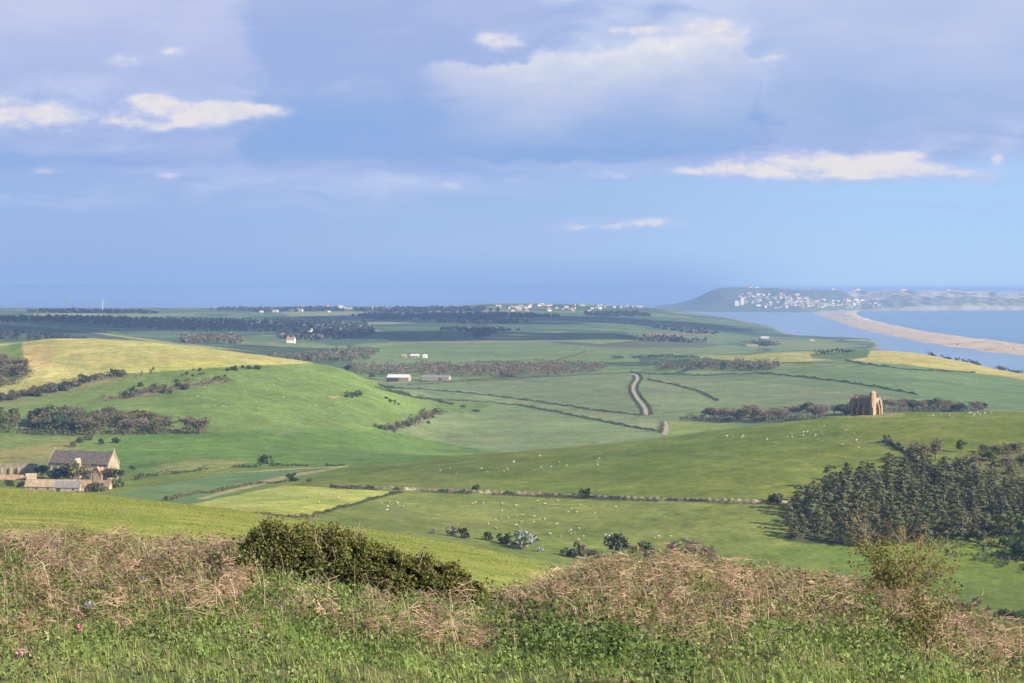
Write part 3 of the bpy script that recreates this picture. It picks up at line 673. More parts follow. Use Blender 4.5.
T_BROWN = protos('budding', [lambda h=h, w=w_: (h, twig_mesh(h, w, 520, BROWN, OLIVE, 70)) for h, w_ in ((8, 8), (9, 8.5), (7, 8), (8.5, 7))], lambda h: trunk_mesh(h, .22, 6, 2.5))
T_PINK = protos('bare', [lambda h=h, w=w_: (h, twig_mesh(h, w, 560, PINKB)) for h, w_ in ((8, 8), (9, 9), (7, 7.5))], lambda h: trunk_mesh(h, .22, 6, 2.5))
T_OLIVE = protos('olive', [lambda h=h, w=w_: (h, twig_mesh(h, w, 300, OLIVE, OLIVE+FRESH, 260)) for h, w_ in ((8, 8), (9, 8), (7, 8))], lambda h: trunk_mesh(h, .22, 6, 2.5))
T_GREEN = protos('green', [lambda h=h, w=w_: (h, broad_mesh(h, w, 520, GREEN)) for h, w_ in ((8, 8), (9, 8), (7, 8))], lambda h: trunk_mesh(h, .24, 5, 2.2))
T_DARK = protos('dark', [lambda h=h, w=w_: (h, broad_mesh(h, w, 520, DARKB)) for h, w_ in ((8, 8), (9, 9), (7, 8))], lambda h: trunk_mesh(h, .24, 5, 2.2))
T_FRESH = protos('fresh', [lambda h=h, w=w_: (h, broad_mesh(h, w, 480, FRESH)) for h, w_ in ((7, 7), (6, 7))], lambda h: trunk_mesh(h, .2, 5, 2))
B_ = lambda pal, hs: [(h, bush_mesh(h, w_, 240, pal).mesh('bush', LEAF), None) for h, w_ in hs]
B_SCRUB = B_(SCRUB, ((3, 5), (2.6, 4.4), (3.4, 4.6), (2.2, 4.6)))
B_DARK = B_(DARKB, ((3, 4.6), (2.6, 5), (3.4, 4.2)))
B_FRESH = B_(FRESH + GREEN, ((3, 4.6), (2.6, 5)))
B_BROWN = [(h, twig_mesh(h, w_, 330, BROWN+PINKB, SCRUB, 60, .02).mesh('bush', LEAF), None) for h, w_ in ((3, 5), (2.6, 4.4), (3.4, 5))]
B_BLOOM = B_(BLOOM, ((3, 4.5), (2.5, 4.8)))
def plant(name, cat, protos_, x, y, h, label, group=None, parts=True, wide=1.0):
    """one tree (trunk and crown as parts) or one bush, h metres tall"""
    p = protos_[rng.integers(0, len(protos_))]; k = h/p[0]; z = float(ground(x, y)); a = rng.uniform(0, 6.28); wd = rng.uniform(.85, 1.18)*wide
    if p[2] is None or not parts:
        o = bpy.data.objects.new(name, p[1])
    else: o = bpy.data.objects.new(name, None); o.empty_display_size = .5
    o.location = (x, y, z - (.1*k if p[2] is None else 0)); o.rotation_euler = (0, 0, a); o.scale = (k*wd, k*wd, k); COL.objects.link(o)
    tag(o, label, cat, group)
    if p[2] is not None and parts:
        link('crown', p[1], o); link('trunk', p[2], o)
    return o
def scatter(pts, dlo, dhi, n, mind):
    """points spread over the ground inside a picture outline, at least mind metres apart"""
    w_ = line(list(pts) + [pts[0]], dlo, dhi, 4.0)[:, :2]; lo, hi = w_.min(0), w_.max(0); out = []; tries = 0
    while len(out) < n and tries < n*60:
        tries += 1; q = rng.uniform(lo, hi)
        if not inside(w_, np.array([q[0]]), np.array([q[1]]))[0]: continue
        if out and np.min(np.sum((np.array(out)-q)**2, 1)) < mind**2: continue
        out.append(q)
    return out
def wood(pts, dlo, dhi, n, mind, kinds, hts, name, cat, label, group, parts=True, wide=1.0):
    q = scatter(pts, dlo, dhi, n, mind)
    for (x, y) in q:
        P_ = kinds[rng.integers(0, len(kinds))]
        plant(name, cat, P_, x, y, rng.uniform(*hts), label, group, parts, wide)
    return len(q)
# the pine plantation on the slope below the chapel
n1 = wood([(783, 541), (797, 512), (828, 489), (850, 479), (905, 471), (960, 478), (1030, 500), (1110, 512), (1110, 545), (1000, 540), (940, 541), (890, 547), (830, 547)], 780, 1300, 285, 5.2, [T_PINE], (7.5, 13), 'pine_tree', 'tree', 'dark grey-green pine crowded into the plantation below the ruined chapel', 'pines of the plantation', True, 1.75)
# bare and budding trees above and to the right of it
for (px, py, h, P_, lb) in [(912, 462, 11, T_PINK, 'bare pinkish tree first of the three by the field wall above the pines'), (922, 464, 13, T_BROWN, 'tall reddish-brown bare tree between two paler ones above the pines'), (936, 461, 13, T_PINK, 'wide bare tree last of the three by the field wall above the pines'),
        (961, 452, 7, T_GREEN, 'slim young green tree alone in the meadow above the scrub')]:
    p = at(px, py, 900, 1380); plant('tree', 'tree', P_, p[0], p[1], h, lb)
wood([(940, 478), (960, 455), (1000, 445), (1110, 440), (1110, 510), (1030, 497), (975, 480)], 900, 1390, 46, 4, [T_BROWN, T_OLIVE, T_FRESH, T_OLIVE, T_PINK, T_GREEN], (4.5, 8), 'tree', 'tree', 'small brown or green tree of the mixed scrub above the pines', 'mixed trees above the pines', True, 1.5)
wood([(930, 545), (960, 520), (1000, 525), (1110, 540), (1110, 580), (1024, 571), (985, 560), (940, 552)], 780, 1100, 30, 4.5, [T_OLIVE, T_FRESH, T_BROWN, T_DARK, T_GREEN], (5, 10), 'tree', 'tree', 'low green or brown tree on the lower right edge of the pines', 'mixed trees below the pines', True, 1.3)
# left: long wood on the hillside above the barn
wood([(-60, 424), (0, 421), (60, 421), (84, 424), (86, 436), (20, 433), (-60, 436)], 1500, 2300, 44, 5, [T_GREEN, T_DARK, T_OLIVE, T_BROWN], (12, 17), 'tree', 'tree', 'green leafy tree at the left end of the long hillside wood', 'green trees of the hillside wood', True, 1.25)
wood([(34, 421), (110, 419), (160, 425), (206, 432.5), (200, 434), (150, 434.5), (84, 436)], 1500, 2300, 64, 4, [T_BROWN, T_BROWN, T_OLIVE, T_PINK], (11, 16), 'tree', 'tree', 'brown budding tree in the right part of the long hillside wood', 'brown trees of the hillside wood', True, 1.3)
wood([(-60, 370), (-10, 362), (10, 362), (25, 371), (27, 375), (8, 386), (-60, 396)], 1900, 2520, 46, 6, [T_PINK, T_BROWN], (11, 16), 'tree', 'tree', 'bare brown tree in the copse beside the yellow field', 'bare trees beside the yellow field', True, 1.5)
def band(pts, dlo, dhi, n, spread, kinds, hts, name, cat, label, group, parts=False):
    L = line(pts, dlo, dhi, 3.0)
    for k in range(n):
        i = rng.integers(0, len(L)-1); t = rng.uniform(); q = L[i]*(1-t) + L[i+1]*t
        x, y = q[0] + rng.normal(0, spread*.4), q[1] + rng.normal(0, spread)
        plant(name, cat, kinds[rng.integers(0, len(kinds))], x, y, rng.uniform(*hts), label, group, parts)
band([(-40, 408), (0, 401), (60, 389), (100, 381), (124, 375)], 1900, 2500, 56, 11, [B_BROWN, B_SCRUB, B_DARK], (5, 9), 'bush', 'bush', 'brown-green bush in the overgrown bank under the yellow field', 'bushes under the yellow field')
band([(86, 402), (110, 400), (150, 392), (180, 387), (205, 382), (230, 380)], 1900, 2500, 40, 15, [B_BROWN, B_SCRUB, B_DARK], (3, 7), 'bush', 'bush', 'scrubby bush in the lower diagonal row on the left hill', 'bushes of the lower diagonal row')
band([(180, 378), (195, 374), (205, 370)], 1900, 2500, 10, 16, [B_SCRUB], (2, 4), 'bush', 'bush', 'pale scrubby bush on the brow between the yellow field and the lower row', 'bushes on the brow')
band([(226, 371), (240, 369), (258, 368)], 1900, 2460, 14, 6, [B_DARK], (3, 5), 'bush', 'bush', 'dark bush in the short row near the right end of the yellow field', 'dark bushes near the yellow field')
band([(388, 431), (400, 427), (420, 420), (440, 411)], 1700, 2500, 34, 12, [B_SCRUB, B_DARK, B_BROWN], (2.5, 5.5), 'bush', 'bush', 'bush of the clump on the right foot of the left hill', 'bushes at the foot of the hill')
band([(345, 397), (352, 396), (360, 394)], 1900, 2500, 9, 5, [B_DARK], (2, 3.5), 'bush', 'bush', 'dark bush beside the bare earth scar on the hill', 'bushes beside the earth scar')
band([(384, 398), (392, 402), (400, 405)], 1900, 2500, 8, 5, [B_DARK, B_SCRUB], (2, 3.5), 'bush', 'bush', 'dark bush on the right shoulder of the hill', 'bushes on the hill shoulder')
for (px, py, h, P_, lb) in [(74, 447, 5, B_SCRUB, 'grey-green bush above the barn roof, lowest of its cluster'), (80, 443, 6, B_SCRUB, 'grey-green bush in the middle of the cluster above the barn'), (88, 440, 6, B_SCRUB, 'grey-green bush at the top of the cluster above the barn'),
        (101, 444, 5, B_DARK, 'dark bush left of its pair on the green slope above the barn'), (116, 443, 6, B_DARK, 'dark bush right of its pair on the green slope above the barn'),
        (132, 470, 5, B_SCRUB, 'small bush alone in the grass right of the barn'), (267, 464, 8, B_DARK, 'dark round bush at the corner of the striped green field'), (293, 481, 5.5, B_DARK, 'dark bush at the top corner of the mown cricket field'), (310, 482, 2.5, B_SCRUB, 'flat bush beside the top edge of the mown cricket field')]:
    p = at(px, py, 900, 2200); plant('bush', 'bush', P_, p[0], p[1], h, lb)
# woods in the arable middle distance
wood([(686, 420), (720, 421.5), (770, 421.5), (826, 418), (826, 415), (760, 416.5), (700, 417)], 1900, 2500, 34, 8, [T_PINK, T_BROWN, T_PINK, T_DARK], (10, 15), 'tree', 'tree', 'bare greyish tree in the copse left of the ruined chapel', 'trees left of the chapel', True, 1.45)
wood([(828, 418), (856, 418), (858, 413), (832, 413)], 1800, 2500, 10, 6, [T_DARK, T_PINK, T_PINK], (9, 13), 'tree', 'tree', 'dark tree close behind the left side of the ruined chapel', 'trees close behind the chapel', True, 1.3)
wood([(880, 412), (980, 412.5), (985, 410.5), (950, 408), (885, 407)], 1800, 2500, 32, 7, [T_PINK, T_DARK, T_PINK], (9, 12), 'tree', 'tree', 'bare greyish tree in the copse right of the ruined chapel', 'trees right of the chapel', True, 1.45)
for (px, py, h, P_, lb) in [(348, 376, 10, T_DARK, 'dark tree left of the two beside the roofed farm shed'), (372, 379, 11, T_GREEN, 'green tree right of the two beside the roofed farm shed'), (342, 357.5, 12, T_DARK, 'dark tree at the right edge of the copse below the village')]:
    p = at(px, py, 2500, 5000); plant('tree', 'tree', P_, p[0], p[1], h, lb, None, False)
# bushes and trees in the valley behind the nearest hill
for (px, py, h, P_, nm, lb) in [(433, 534, 3.0, B_BLOOM, 'bush', 'small white blossoming bush left of the other white bushes in the valley'), (452, 536, 4.5, B_BLOOM, 'bush', 'grey-white blossoming bush beside a dark one in the valley'), (464, 538, 5, B_DARK, 'bush', 'dark bush right beside a grey-white one in the valley'), (487, 540, 4, B_DARK, 'bush', 'lower dark bush in the middle of the valley row'),
        (504, 544, 6, B_DARK, 'bush', 'dark bush touching the big white blossoming bush'), (521, 549, 8.5, B_BLOOM, 'bush', 'big grey-white blossoming bush where the near hill meets the valley'), (541, 552, 3, B_BLOOM, 'bush', 'little pale bush at the right foot of the big white one'),
        (566, 556, 4.5, B_SCRUB, 'bush', 'small green bush leftmost behind the bracken mound'), (580, 558, 7.5, B_SCRUB, 'bush', 'green bush second from left behind the bracken mound'), (593, 558, 5, B_SCRUB, 'bush', 'thin bush between a green and a dark tree behind the bracken mound'), (616, 559, 11, T_DARK, 'tree', 'dark purple-grey round tree behind the bracken mound'), (632, 558, 7, B_BROWN, 'bush', 'brown bush hugging the dark round tree'), (643, 561, 8.5, T_GREEN, 'tree', 'fresh green tree right of the dark round tree'),
        (672, 560, 10, T_PINK, 'tree', 'pale bare tree leftmost of three above the bracken mound'), (690, 562, 12, T_PINK, 'tree', 'pale bare tree between two others above the bracken mound'), (706, 565, 10, T_PINK, 'tree', 'pale bare tree rightmost of three above the bracken mound'), (713, 566, 5.5, B_DARK, 'bush', 'dark bush under the rightmost pale bare tree'), (730, 572, 5, B_BROWN, 'bush', 'low brown bush just over the bracken crest')]:
    p = at(px, py, 640, 1000); plant(nm, nm, P_, p[0], p[1], h, lb)
for (px, py, h, lb) in [(475, 492, 4.5, 'small bush on the field wall nearest the mown cricket field'), (587, 498, 5.5, 'dark bush on the field wall halfway along'), (775, 503, 6.5, 'dark bush on the field wall close to the pines')]:
    p = at(px, py, 900, 1300); plant('bush', 'bush', B_DARK, p[0], p[1], h, lb)
band([(955, 606), (985, 612), (1010, 618), (1050, 628)], 560, 1000, 30, 10, [B_DARK, B_SCRUB, B_FRESH], (2, 4), 'bush', 'bush', 'dark green bush in the hedge at the valley bottom right of the thin tree', 'valley hedge bushes right of the thin tree')
wood([(160, 366.5), (152, 373), (130, 378), (140, 371)], 1900, 2500, 7, 8, [B_SCRUB], (1.5, 3), 'bush', 'bush', 'tiny bush on the green strip below the yellow field', 'tiny bushes below the yellow field')

# hedges and walls
def hedge(name, pts, dlo, dhi, h, w_, pal, label, gap=0.0, dens=None, size=None, cat='hedge'):
    L = line(pts, dlo, dhi, 3.0); seg = np.diff(L, axis=0); sl = np.linalg.norm(seg[:, :2], axis=1); tot = sl.sum()
    D = L[:, 1].mean(); size = size or max(.45, h*.42); n = int(tot*(dens or 7.0/size)); n = min(n, 14000)
    s = np.sort(rng.uniform(0, tot, n)); cs = np.concatenate([[0], np.cumsum(sl)]); i = np.clip(np.searchsorted(cs, s)-1, 0, len(sl)-1); t = (s-cs[i])/sl[i]
    p = L[i] + seg[i]*t[:, None]; nr = np.stack([-seg[i, 1], seg[i, 0]], 1)/sl[i][:, None]
    hv = 1 + .35*np.sin(s/7.3+1) + .25*np.sin(s/2.9) + .2*np.sin(s/17)
    keep = np.ones(n, bool)
    if gap: keep = (np.sin(s/23+2)+np.sin(s/9.1)) > -1.2*(1-gap)
    o = rng.normal(0, w_*.33, n); hh = rng.uniform(.05, 1, n)**.8*h*hv
    p[:, :2] += nr*o[:, None]; p[:, 2] = ground(p[:, 0], p[:, 1]) + hh*(1 - .35*np.abs(o)/w_)
    p = p[keep]; b = Bag(); org = np.array([L[0, 0], L[0, 1], L[0, 2]])
    b.put(leaves(p - org, size, None), colours(pal, len(p)))
    return tag(link(name, b.mesh(name, LEAF), None, org), label, cat)
DRYH = [(.16, .13, .08), (.11, .10, .055), (.20, .16, .10), (.08, .085, .04)]
hedge('hedge', [(215, 512), (240, 514), (300, 517.5), (318, 517)], 640, 1300, 1.3, 1.6, SCRUB, 'low hedge along the near edge of the mown cricket field')
hedge('hedge', [(314, 516), (345, 507.5), (375, 499), (402, 492.5)], 640, 1300, 1.3, 1.6, SCRUB, 'low hedge slanting up the right edge of the mown cricket field')
hedge('hedge', [(165, 501), (190, 495), (212, 493), (240, 487), (262, 483.5), (285, 483)], 900, 1400, 1.6, 2.2, SCRUB, 'hedge between the striped green field and the mown cricket field')
hedge('hedge', [(100, 492), (118, 484), (150, 476.5), (185, 472.5), (215, 468.5), (262, 467)], 1100, 1800, 2.4, 3.0, DARKB + SCRUB, 'uneven hedge running right from the barn along the striped field', .4)
hedge('hedge', [(268, 466), (300, 466), (345, 465.5)], 1200, 1700, 1.6, 2.0, DARKB, 'thin dark hedge from the round bush to the end of the pale track', .3)
hedge('hedge', [(385, 388), (430, 390), (470, 393.5), (520, 399.5), (555, 404.5), (600, 411), (645, 416)], 1900, 3300, 1.8, 2.6, DARKB + SCRUB, 'upper of two dark hedges running from the farm sheds to the track')
hedge('hedge', [(375, 388), (420, 399), (470, 401.5), (520, 405.5), (560, 413), (610, 423), (656, 431.5)], 1700, 3200, 1.8, 2.6, DARKB + SCRUB, 'lower of two dark hedges running from the hill foot to the track end')
hedge('hedge', [(378, 386), (400, 393), (425, 399), (455, 405), (478, 412)], 1900, 3000, 2.6, 4.0, SCRUB + DARKB, 'broken bushy hedge down the right flank of the hill', .5)
hedge('hedge', [(648, 380), (675, 385), (700, 392), (718, 401)], 1900, 3200, 2.0, 2.8, DARKB + SCRUB, 'dark hedge slanting right from the bend of the winding track')
hedge('hedge', [(408, 385), (500, 380), (560, 376.5), (628, 373)], 2300, 3600, 1.5, 2.4, SCRUB, 'long faint hedge below the brown wood belt')
hedge('hedge', [(640, 374), (700, 376), (760, 373.5), (800, 377), (835, 381), (880, 388), (918, 395)], 1900, 3500, 2.2, 3.0, DARKB, 'long dark hedge curving right towards the chapel')
hedge('hedge', [(846, 361), (880, 366.5), (910, 370), (975, 373)], 2700, 3500, 2.2, 3.5, DARKB, 'dark hedge along the lower edge of the yellow field by the lagoon')
hedge('hedge', [(930, 353.8), (960, 358.5), (990, 364.5), (1030, 372)], 2700, 3700, 4.5, 8.0, DARKB, 'dark tree hedge on the brow between yellow field and lagoon', .4)
hedge('hedge', [(634, 376.5), (634, 380), (630, 385), (629.5, 390), (632.5, 397), (638, 405), (641.5, 409.5), (642, 415)], 1700, 3400, 1.5, 2.0, DARKB + SCRUB, 'hedge on the left side of the winding track')
hedge('hedge', [(630, 372.6), (640, 374.5), (642, 379), (638, 385), (637, 390), (641, 397), (647, 404), (650.5, 409), (651.5, 415)], 1700, 3400, 1.9, 2.2, DARKB + SCRUB, 'hedge on the right side of the winding track')
hedge('hedge', [(663, 424), (661, 433)], 1500, 2600, 2.2, 2.5, SCRUB, 'short hedge left of the lower end of the track')
hedge('hedge', [(680, 420), (690, 418.5), (706, 417)], 1700, 2600, 2.6, 4, SCRUB, 'short bushy hedge joining the copse left of the chapel')
hedge('hedge', [(612, 359), (630, 358), (650, 357), (700, 357.5)], 2900, 4800, 4.5, 9, DARKB, 'dark bushy hedge above the winding track', .4)
hedge('hedge', [(430, 364), (480, 362.5), (520, 362), (545, 360)], 2900, 4500, 2.0, 3, SCRUB, 'thin hedge across the pale green field above the wood belt', .3)
hedge('hedge', [(545, 363), (565, 358), (585, 352)], 2900, 4500, 1.5, 3, DRYH, 'dry pale hedge bank on the green field above the wood belt')
hedge('hedge', [(640, 341), (660, 341), (700, 342.5), (706, 343)], 3600, 6500, 11, 22, PINKB + DARKB, 'belt of brown trees on the rise left of the lagoon')
hedge('hedge', [(815, 355), (830, 353.5), (850, 352)], 2900, 3900, 6, 16, DARKB, 'dark thicket between the two yellow fields')
hedge('hedge', [(760, 346), (770, 345), (778, 345.5)], 4200, 6500, 11, 26, DARKB, 'round dark thicket on the low shore of the lagoon')

def stone(label, pts, dlo, dhi, h, th_, base=(.20, .17, .12), name='stone_wall'):
    L = line(pts, dlo, dhi, 2.0); n = len(L); tg = np.gradient(L[:, :2], axis=0); nr = np.stack([-tg[:, 1], tg[:, 0]], 1)/np.linalg.norm(tg, axis=1)[:, None]
    hh = h*(1 + .25*np.sin(np.arange(n)*1.7) + .3*rng.uniform(-1, 1, n)); org = L[0]; zz = ground(L[:, 0], L[:, 1])
    pr = [(-1, -.5), (-.75, 1), (.75, 1), (1, -.5)]
    v = np.stack([np.stack([L[:, 0] + nr[:, 0]*a*th_, L[:, 1] + nr[:, 1]*a*th_, zz + (hh*b if b > 0 else b)], 1) for a, b in pr], 1) - org
    i = np.arange(n*4).reshape(n, 4); f = np.concatenate([np.stack([i[:-1, k], i[1:, k], i[1:, k+1], i[:-1, k+1]], -1) for k in range(3)])
    f = np.concatenate([f, [i[0, ::-1], i[-1]]])
    return tag(link(name, np_mesh(name, v.reshape(-1, 3), f, mat('dry_stone', base, var=.4, vscale=.9, bump=.6, bscale=2)), None, org), label, 'wall')
stone('long grey-brown field wall crossing the sheep pasture to the pines', [(330, 487.5), (380, 489), (420, 490.5), (480, 493), (560, 496.5), (640, 500), (700, 501.5), (770, 503), (800, 504)], 900, 1300, 1.5, .45)
stone('pale field wall falling steeply beside the bare trees above the pines', [(884, 441), (895, 446), (908, 453), (918, 461), (924, 467)], 950, 1385, 1.5, .5, (.30, .27, .20))
hedge('hedge', [(335, 488.5), (420, 492), (520, 496), (600, 499.5), (700, 503), (795, 505)], 880, 1290, 1.1, 1.6, DRYH + SCRUB, 'dry grass and bramble growing along the field wall', .3)
hedge('hedge', [(884, 442), (900, 449), (916, 461)], 940, 1385, 3.2, 3.2, DARKB, 'dark bramble hedge beside the pale falling wall', .1)
def ribbon(name, pts, dlo, dhi, wd, m_, label, lift=.06, kind='structure'):
    L = line(pts, dlo, dhi, 1.0); x = np.convolve(np.pad(L[:, 0], 2, 'edge'), np.ones(5)/5, 'valid'); y = np.convolve(np.pad(L[:, 1], 2, 'edge'), np.ones(5)/5, 'valid')
    tg = np.stack([np.gradient(x), np.gradient(y)], 1); nr = np.stack([-tg[:, 1], tg[:, 0]], 1)/np.linalg.norm(tg, axis=1)[:, None]; n = len(x); rowsv = []
    for a in np.linspace(-.5, .5, 5):
        X = x + nr[:, 0]*a*wd; Y = y + nr[:, 1]*a*wd; rowsv.append(np.stack([X, Y, ground(X, Y) + lift + .35], 1))
    v = np.stack(rowsv, 1); i = np.arange(n*5).reshape(n, 5)
    f = np.stack([i[:-1, :-1], i[1:, :-1], i[1:, 1:], i[:-1, 1:]], -1).reshape(-1, 4)
    return tag(link(name, np_mesh(name, v.reshape(-1, 3), f, m_, smooth=True)), label, None, None, kind)
CHALK = mat('chalk_track', (.275, .24, .175), var=.15, vscale=.3)
ribbon('track', [(631, 373.2), (636.5, 375.5), (638, 379), (634, 385), (633, 390), (636.5, 397), (642, 404), (645.5, 409), (646, 415.5)], 1700, 3400, 4.8, CHALK, 'pale winding farm track between two hedges')
ribbon('track', [(663, 421), (666, 425), (666, 430), (664, 436)], 1500, 2700, 5.0, CHALK, 'lower end of the pale farm track')

# far woods, each read as one mass
def mass(name, pts, dlo, dhi, n, h, pal, label, size, k=14):
    q = np.array(scatter(pts, dlo, dhi, n, .1)); p = np.stack([q[:, 0], q[:, 1], ground(q[:, 0], q[:, 1])], 1); org = p[0].copy()
    C = np.repeat(p, k, 0); hh = np.repeat(rng.uniform(.55, 1.1, len(p))*h, k); d = rdir(len(C), .2)
    C = C + d*np.stack([hh*.42, hh*.42, hh*.40], 1)*rng.uniform(.5, 1, (len(C), 1)) + np.stack([0*hh, 0*hh, hh*.5], 1)
    b = Bag(); cc = np.repeat(np.array(pal)[rng.integers(0, len(pal), len(p))]*rng.uniform(.88, 1.12, (len(p), 1)), k*4, 0)
    b.put(leaves(C - org, size, unit(d + [0, 0, .2])), cc); o = tag(link(name, b.mesh(name, LEAF), None, org), label, 'wood', None, 'stuff'); return o
FARW = [(.034, .048, .030), (.045, .060, .034), (.055, .058, .038), (.028, .040, .026)]
mass('woodland', [(-60, 322), (40, 322), (110, 326), (180, 331), (240, 332), (330, 333), (372, 330), (372, 325), (330, 322), (200, 320), (120, 319), (60, 318), (-60, 319)], 4400, 8500, 900, 14, FARW, 'long dark wood along the ridge beyond the yellow field', 7)
mass('woodland', [(275, 336), (300, 333), (350, 332), (372, 330), (375, 334), (360, 339), (310, 341), (280, 340)], 4000, 6800, 220, 13, FARW + PINKB[:1], 'dark trees growing among the village houses', 6)
mass('woodland', [(0, 331), (40, 334), (90, 340), (70, 342), (10, 340), (-60, 338), (-60, 330)], 3200, 5800, 200, 9, FARW, 'dark wood below the pale stripe on the left', 5)
mass('woodland', [(350, 316), (420, 316), (500, 314), (560, 317), (480, 319), (380, 320)], 7000, 10800, 380, 15, FARW, 'distant dark wood before the coastal town', 10)
mass('woodland', [(430, 322), (490, 321), (530, 323), (480, 325)], 6000, 9500, 120, 13, FARW, 'small dark wood in the far green fields', 9)
mass('woodland', [(580, 314), (640, 313), (650, 316), (600, 317)], 7500, 10800, 130, 15, FARW, 'dark clump of wood right of the coastal town', 10)
mass('woodland', [(440, 330), (470, 329), (520, 331), (480, 333)], 5200, 8000, 80, 11, FARW, 'dark patch of trees in the middle far fields', 8)
mass('woodland', [(472, 333), (486, 331), (492, 335), (478, 339)], 4400, 7500, 60, 11, FARW, 'dark copse on the green slope above the pale bank', 7)
mass('woodland', [(205, 310), (260, 309.5), (330, 309), (350, 311), (260, 312)], 8500, 11800, 200, 16, FARW, 'hazy line of trees near the left horizon', 11)
mass('woodland', [(25, 312), (60, 311), (110, 312), (150, 312.5), (160, 314), (80, 313.5)], 7000, 11800, 170, 15, FARW, 'hazy line of trees under the pylons', 11)
mass('woodland', [(340, 311), (400, 309.5), (480, 309), (500, 311.5), (400, 313)], 8500, 11800, 220, 17, FARW, 'hazy blue trees behind the coastal town', 12)
mass('woodland', [(650, 327), (700, 330), (730, 335), (690, 334)], 5800, 9000, 60, 9, FARW + PINKB, 'scattered scrub on the low land by the lagoon', 8)

BELT = [(.148, .124, .080), (.132, .112, .072), (.162, .136, .090), (.112, .104, .060), (.120, .106, .068)]
mass('woodland', [(345, 375), (390, 376), (480, 377.5), (560, 376.5), (604, 372), (606, 368), (560, 367), (450, 368), (345, 367)], 2600, 3650, 520, 15, BELT, 'long belt of bare brown wood behind the farm sheds', 1.7, 30)
mass('woodland', [(655, 370), (700, 371), (776, 371), (781, 366), (700, 364), (660, 366)], 2600, 3650, 260, 14, BELT + DARKB[:2], 'narrow bare wood on the field edge right of the winding track', 1.7, 30)
mass('woodland', [(262, 360), (300, 355), (340, 353), (378, 353), (368, 360), (330, 364), (280, 362)], 2900, 5200, 230, 14, BELT + GREEN[:2], 'brown budding copse below the village', 2.2, 26)
mass('woodland', [(178, 343), (190, 341), (225, 341), (246, 343.5), (240, 345), (190, 345)], 3600, 6500, 90, 24, OLIVE + BELT[:2] + [(.14, .14, .08)], 'pale olive rounded copse beyond the yellow field', 3.4, 34)

MIXS = SCRUB + FRESH[:2] + BROWN[:2] + [(.16, .13, .095)]
mass('scrub', [(932, 482), (955, 458), (1000, 447), (1110, 440), (1110, 512), (1030, 501), (975, 487)], 900, 1390, 520, 3.2, MIXS, 'mixed brown and green scrub on the rough slope above the pines', .62, 26)
mass('scrub', [(905, 541), (935, 530), (965, 528), (1000, 532), (1110, 545), (1110, 588), (1024, 574), (955, 556)], 780, 1100, 420, 2.6, FRESH + GREEN[:2] + SCRUB, 'green scrub and brambles on the foot of the slope below the pines', .55, 26)
def thicket(pts, dlo, dhi, h, w_, pal, label): return hedge('hedge', pts, dlo, dhi, h, w_, pal, label, 0, 9.0, 1.2, 'thicket')  # undergrowth and scrub, not planted hedges; only the object name says hedge
TW = [(.136, .116, .074), (.112, .100, .062), (.095, .092, .052), (.155, .132, .088)]
thicket([(686, 420.5), (720, 421.5), (770, 421.5), (826, 418.5)], 1900, 2500, 5.5, 16, TW, 'brown undergrowth at the foot of the copse left of the chapel')
thicket([(880, 412.5), (930, 412.5), (984, 411)], 1800, 2500, 5.0, 14, TW + DARKB[:1], 'brown undergrowth at the foot of the copse right of the chapel')
thicket([(60, 434), (110, 434.5), (160, 434), (208, 433)], 1500, 2300, 5.5, 12, TW, 'brown undergrowth along the front of the hillside wood')
thicket([(-50, 434), (0, 432), (50, 435), (84, 436)], 1500, 2300, 5.5, 12, GREEN[:2] + SCRUB, 'green undergrowth along the front of the hillside wood')
thicket([(-40, 395), (5, 386), (27, 376), (26, 371)], 1900, 2520, 5.0, 14, TW, 'brown undergrowth round the copse beside the yellow field')

thicket([(-40, 406), (0, 399), (60, 387.5), (95, 380), (124, 375)], 1900, 2500, 5.5, 12, TW + SCRUB, 'continuous rough hedge bank under the yellow field')
hedge('hedge', [(112, 401), (150, 393.5), (180, 388.5), (205, 384), (232, 380)], 1900, 2500, 3.4, 16, SCRUB + TW, 'broken scrubby bank across the left hill', .5, 6.0, 1.1, 'thicket')  # scrub thicket under a hedge name, as are the next ones
hedge('hedge', [(388, 431), (404, 426), (422, 419), (443, 411.5)], 1700, 2500, 4.0, 9, SCRUB + DARKB, 'scrubby hedge bank at the right foot of the left hill', .2, 7.0, 1.1, 'thicket')
hedge('hedge', [(345, 396.5), (353, 396), (361, 394)], 1900, 2500, 3.6, 6, DARKB, 'short dark thicket beside the bare earth scar', 0, 9.0, 1.0, 'thicket')
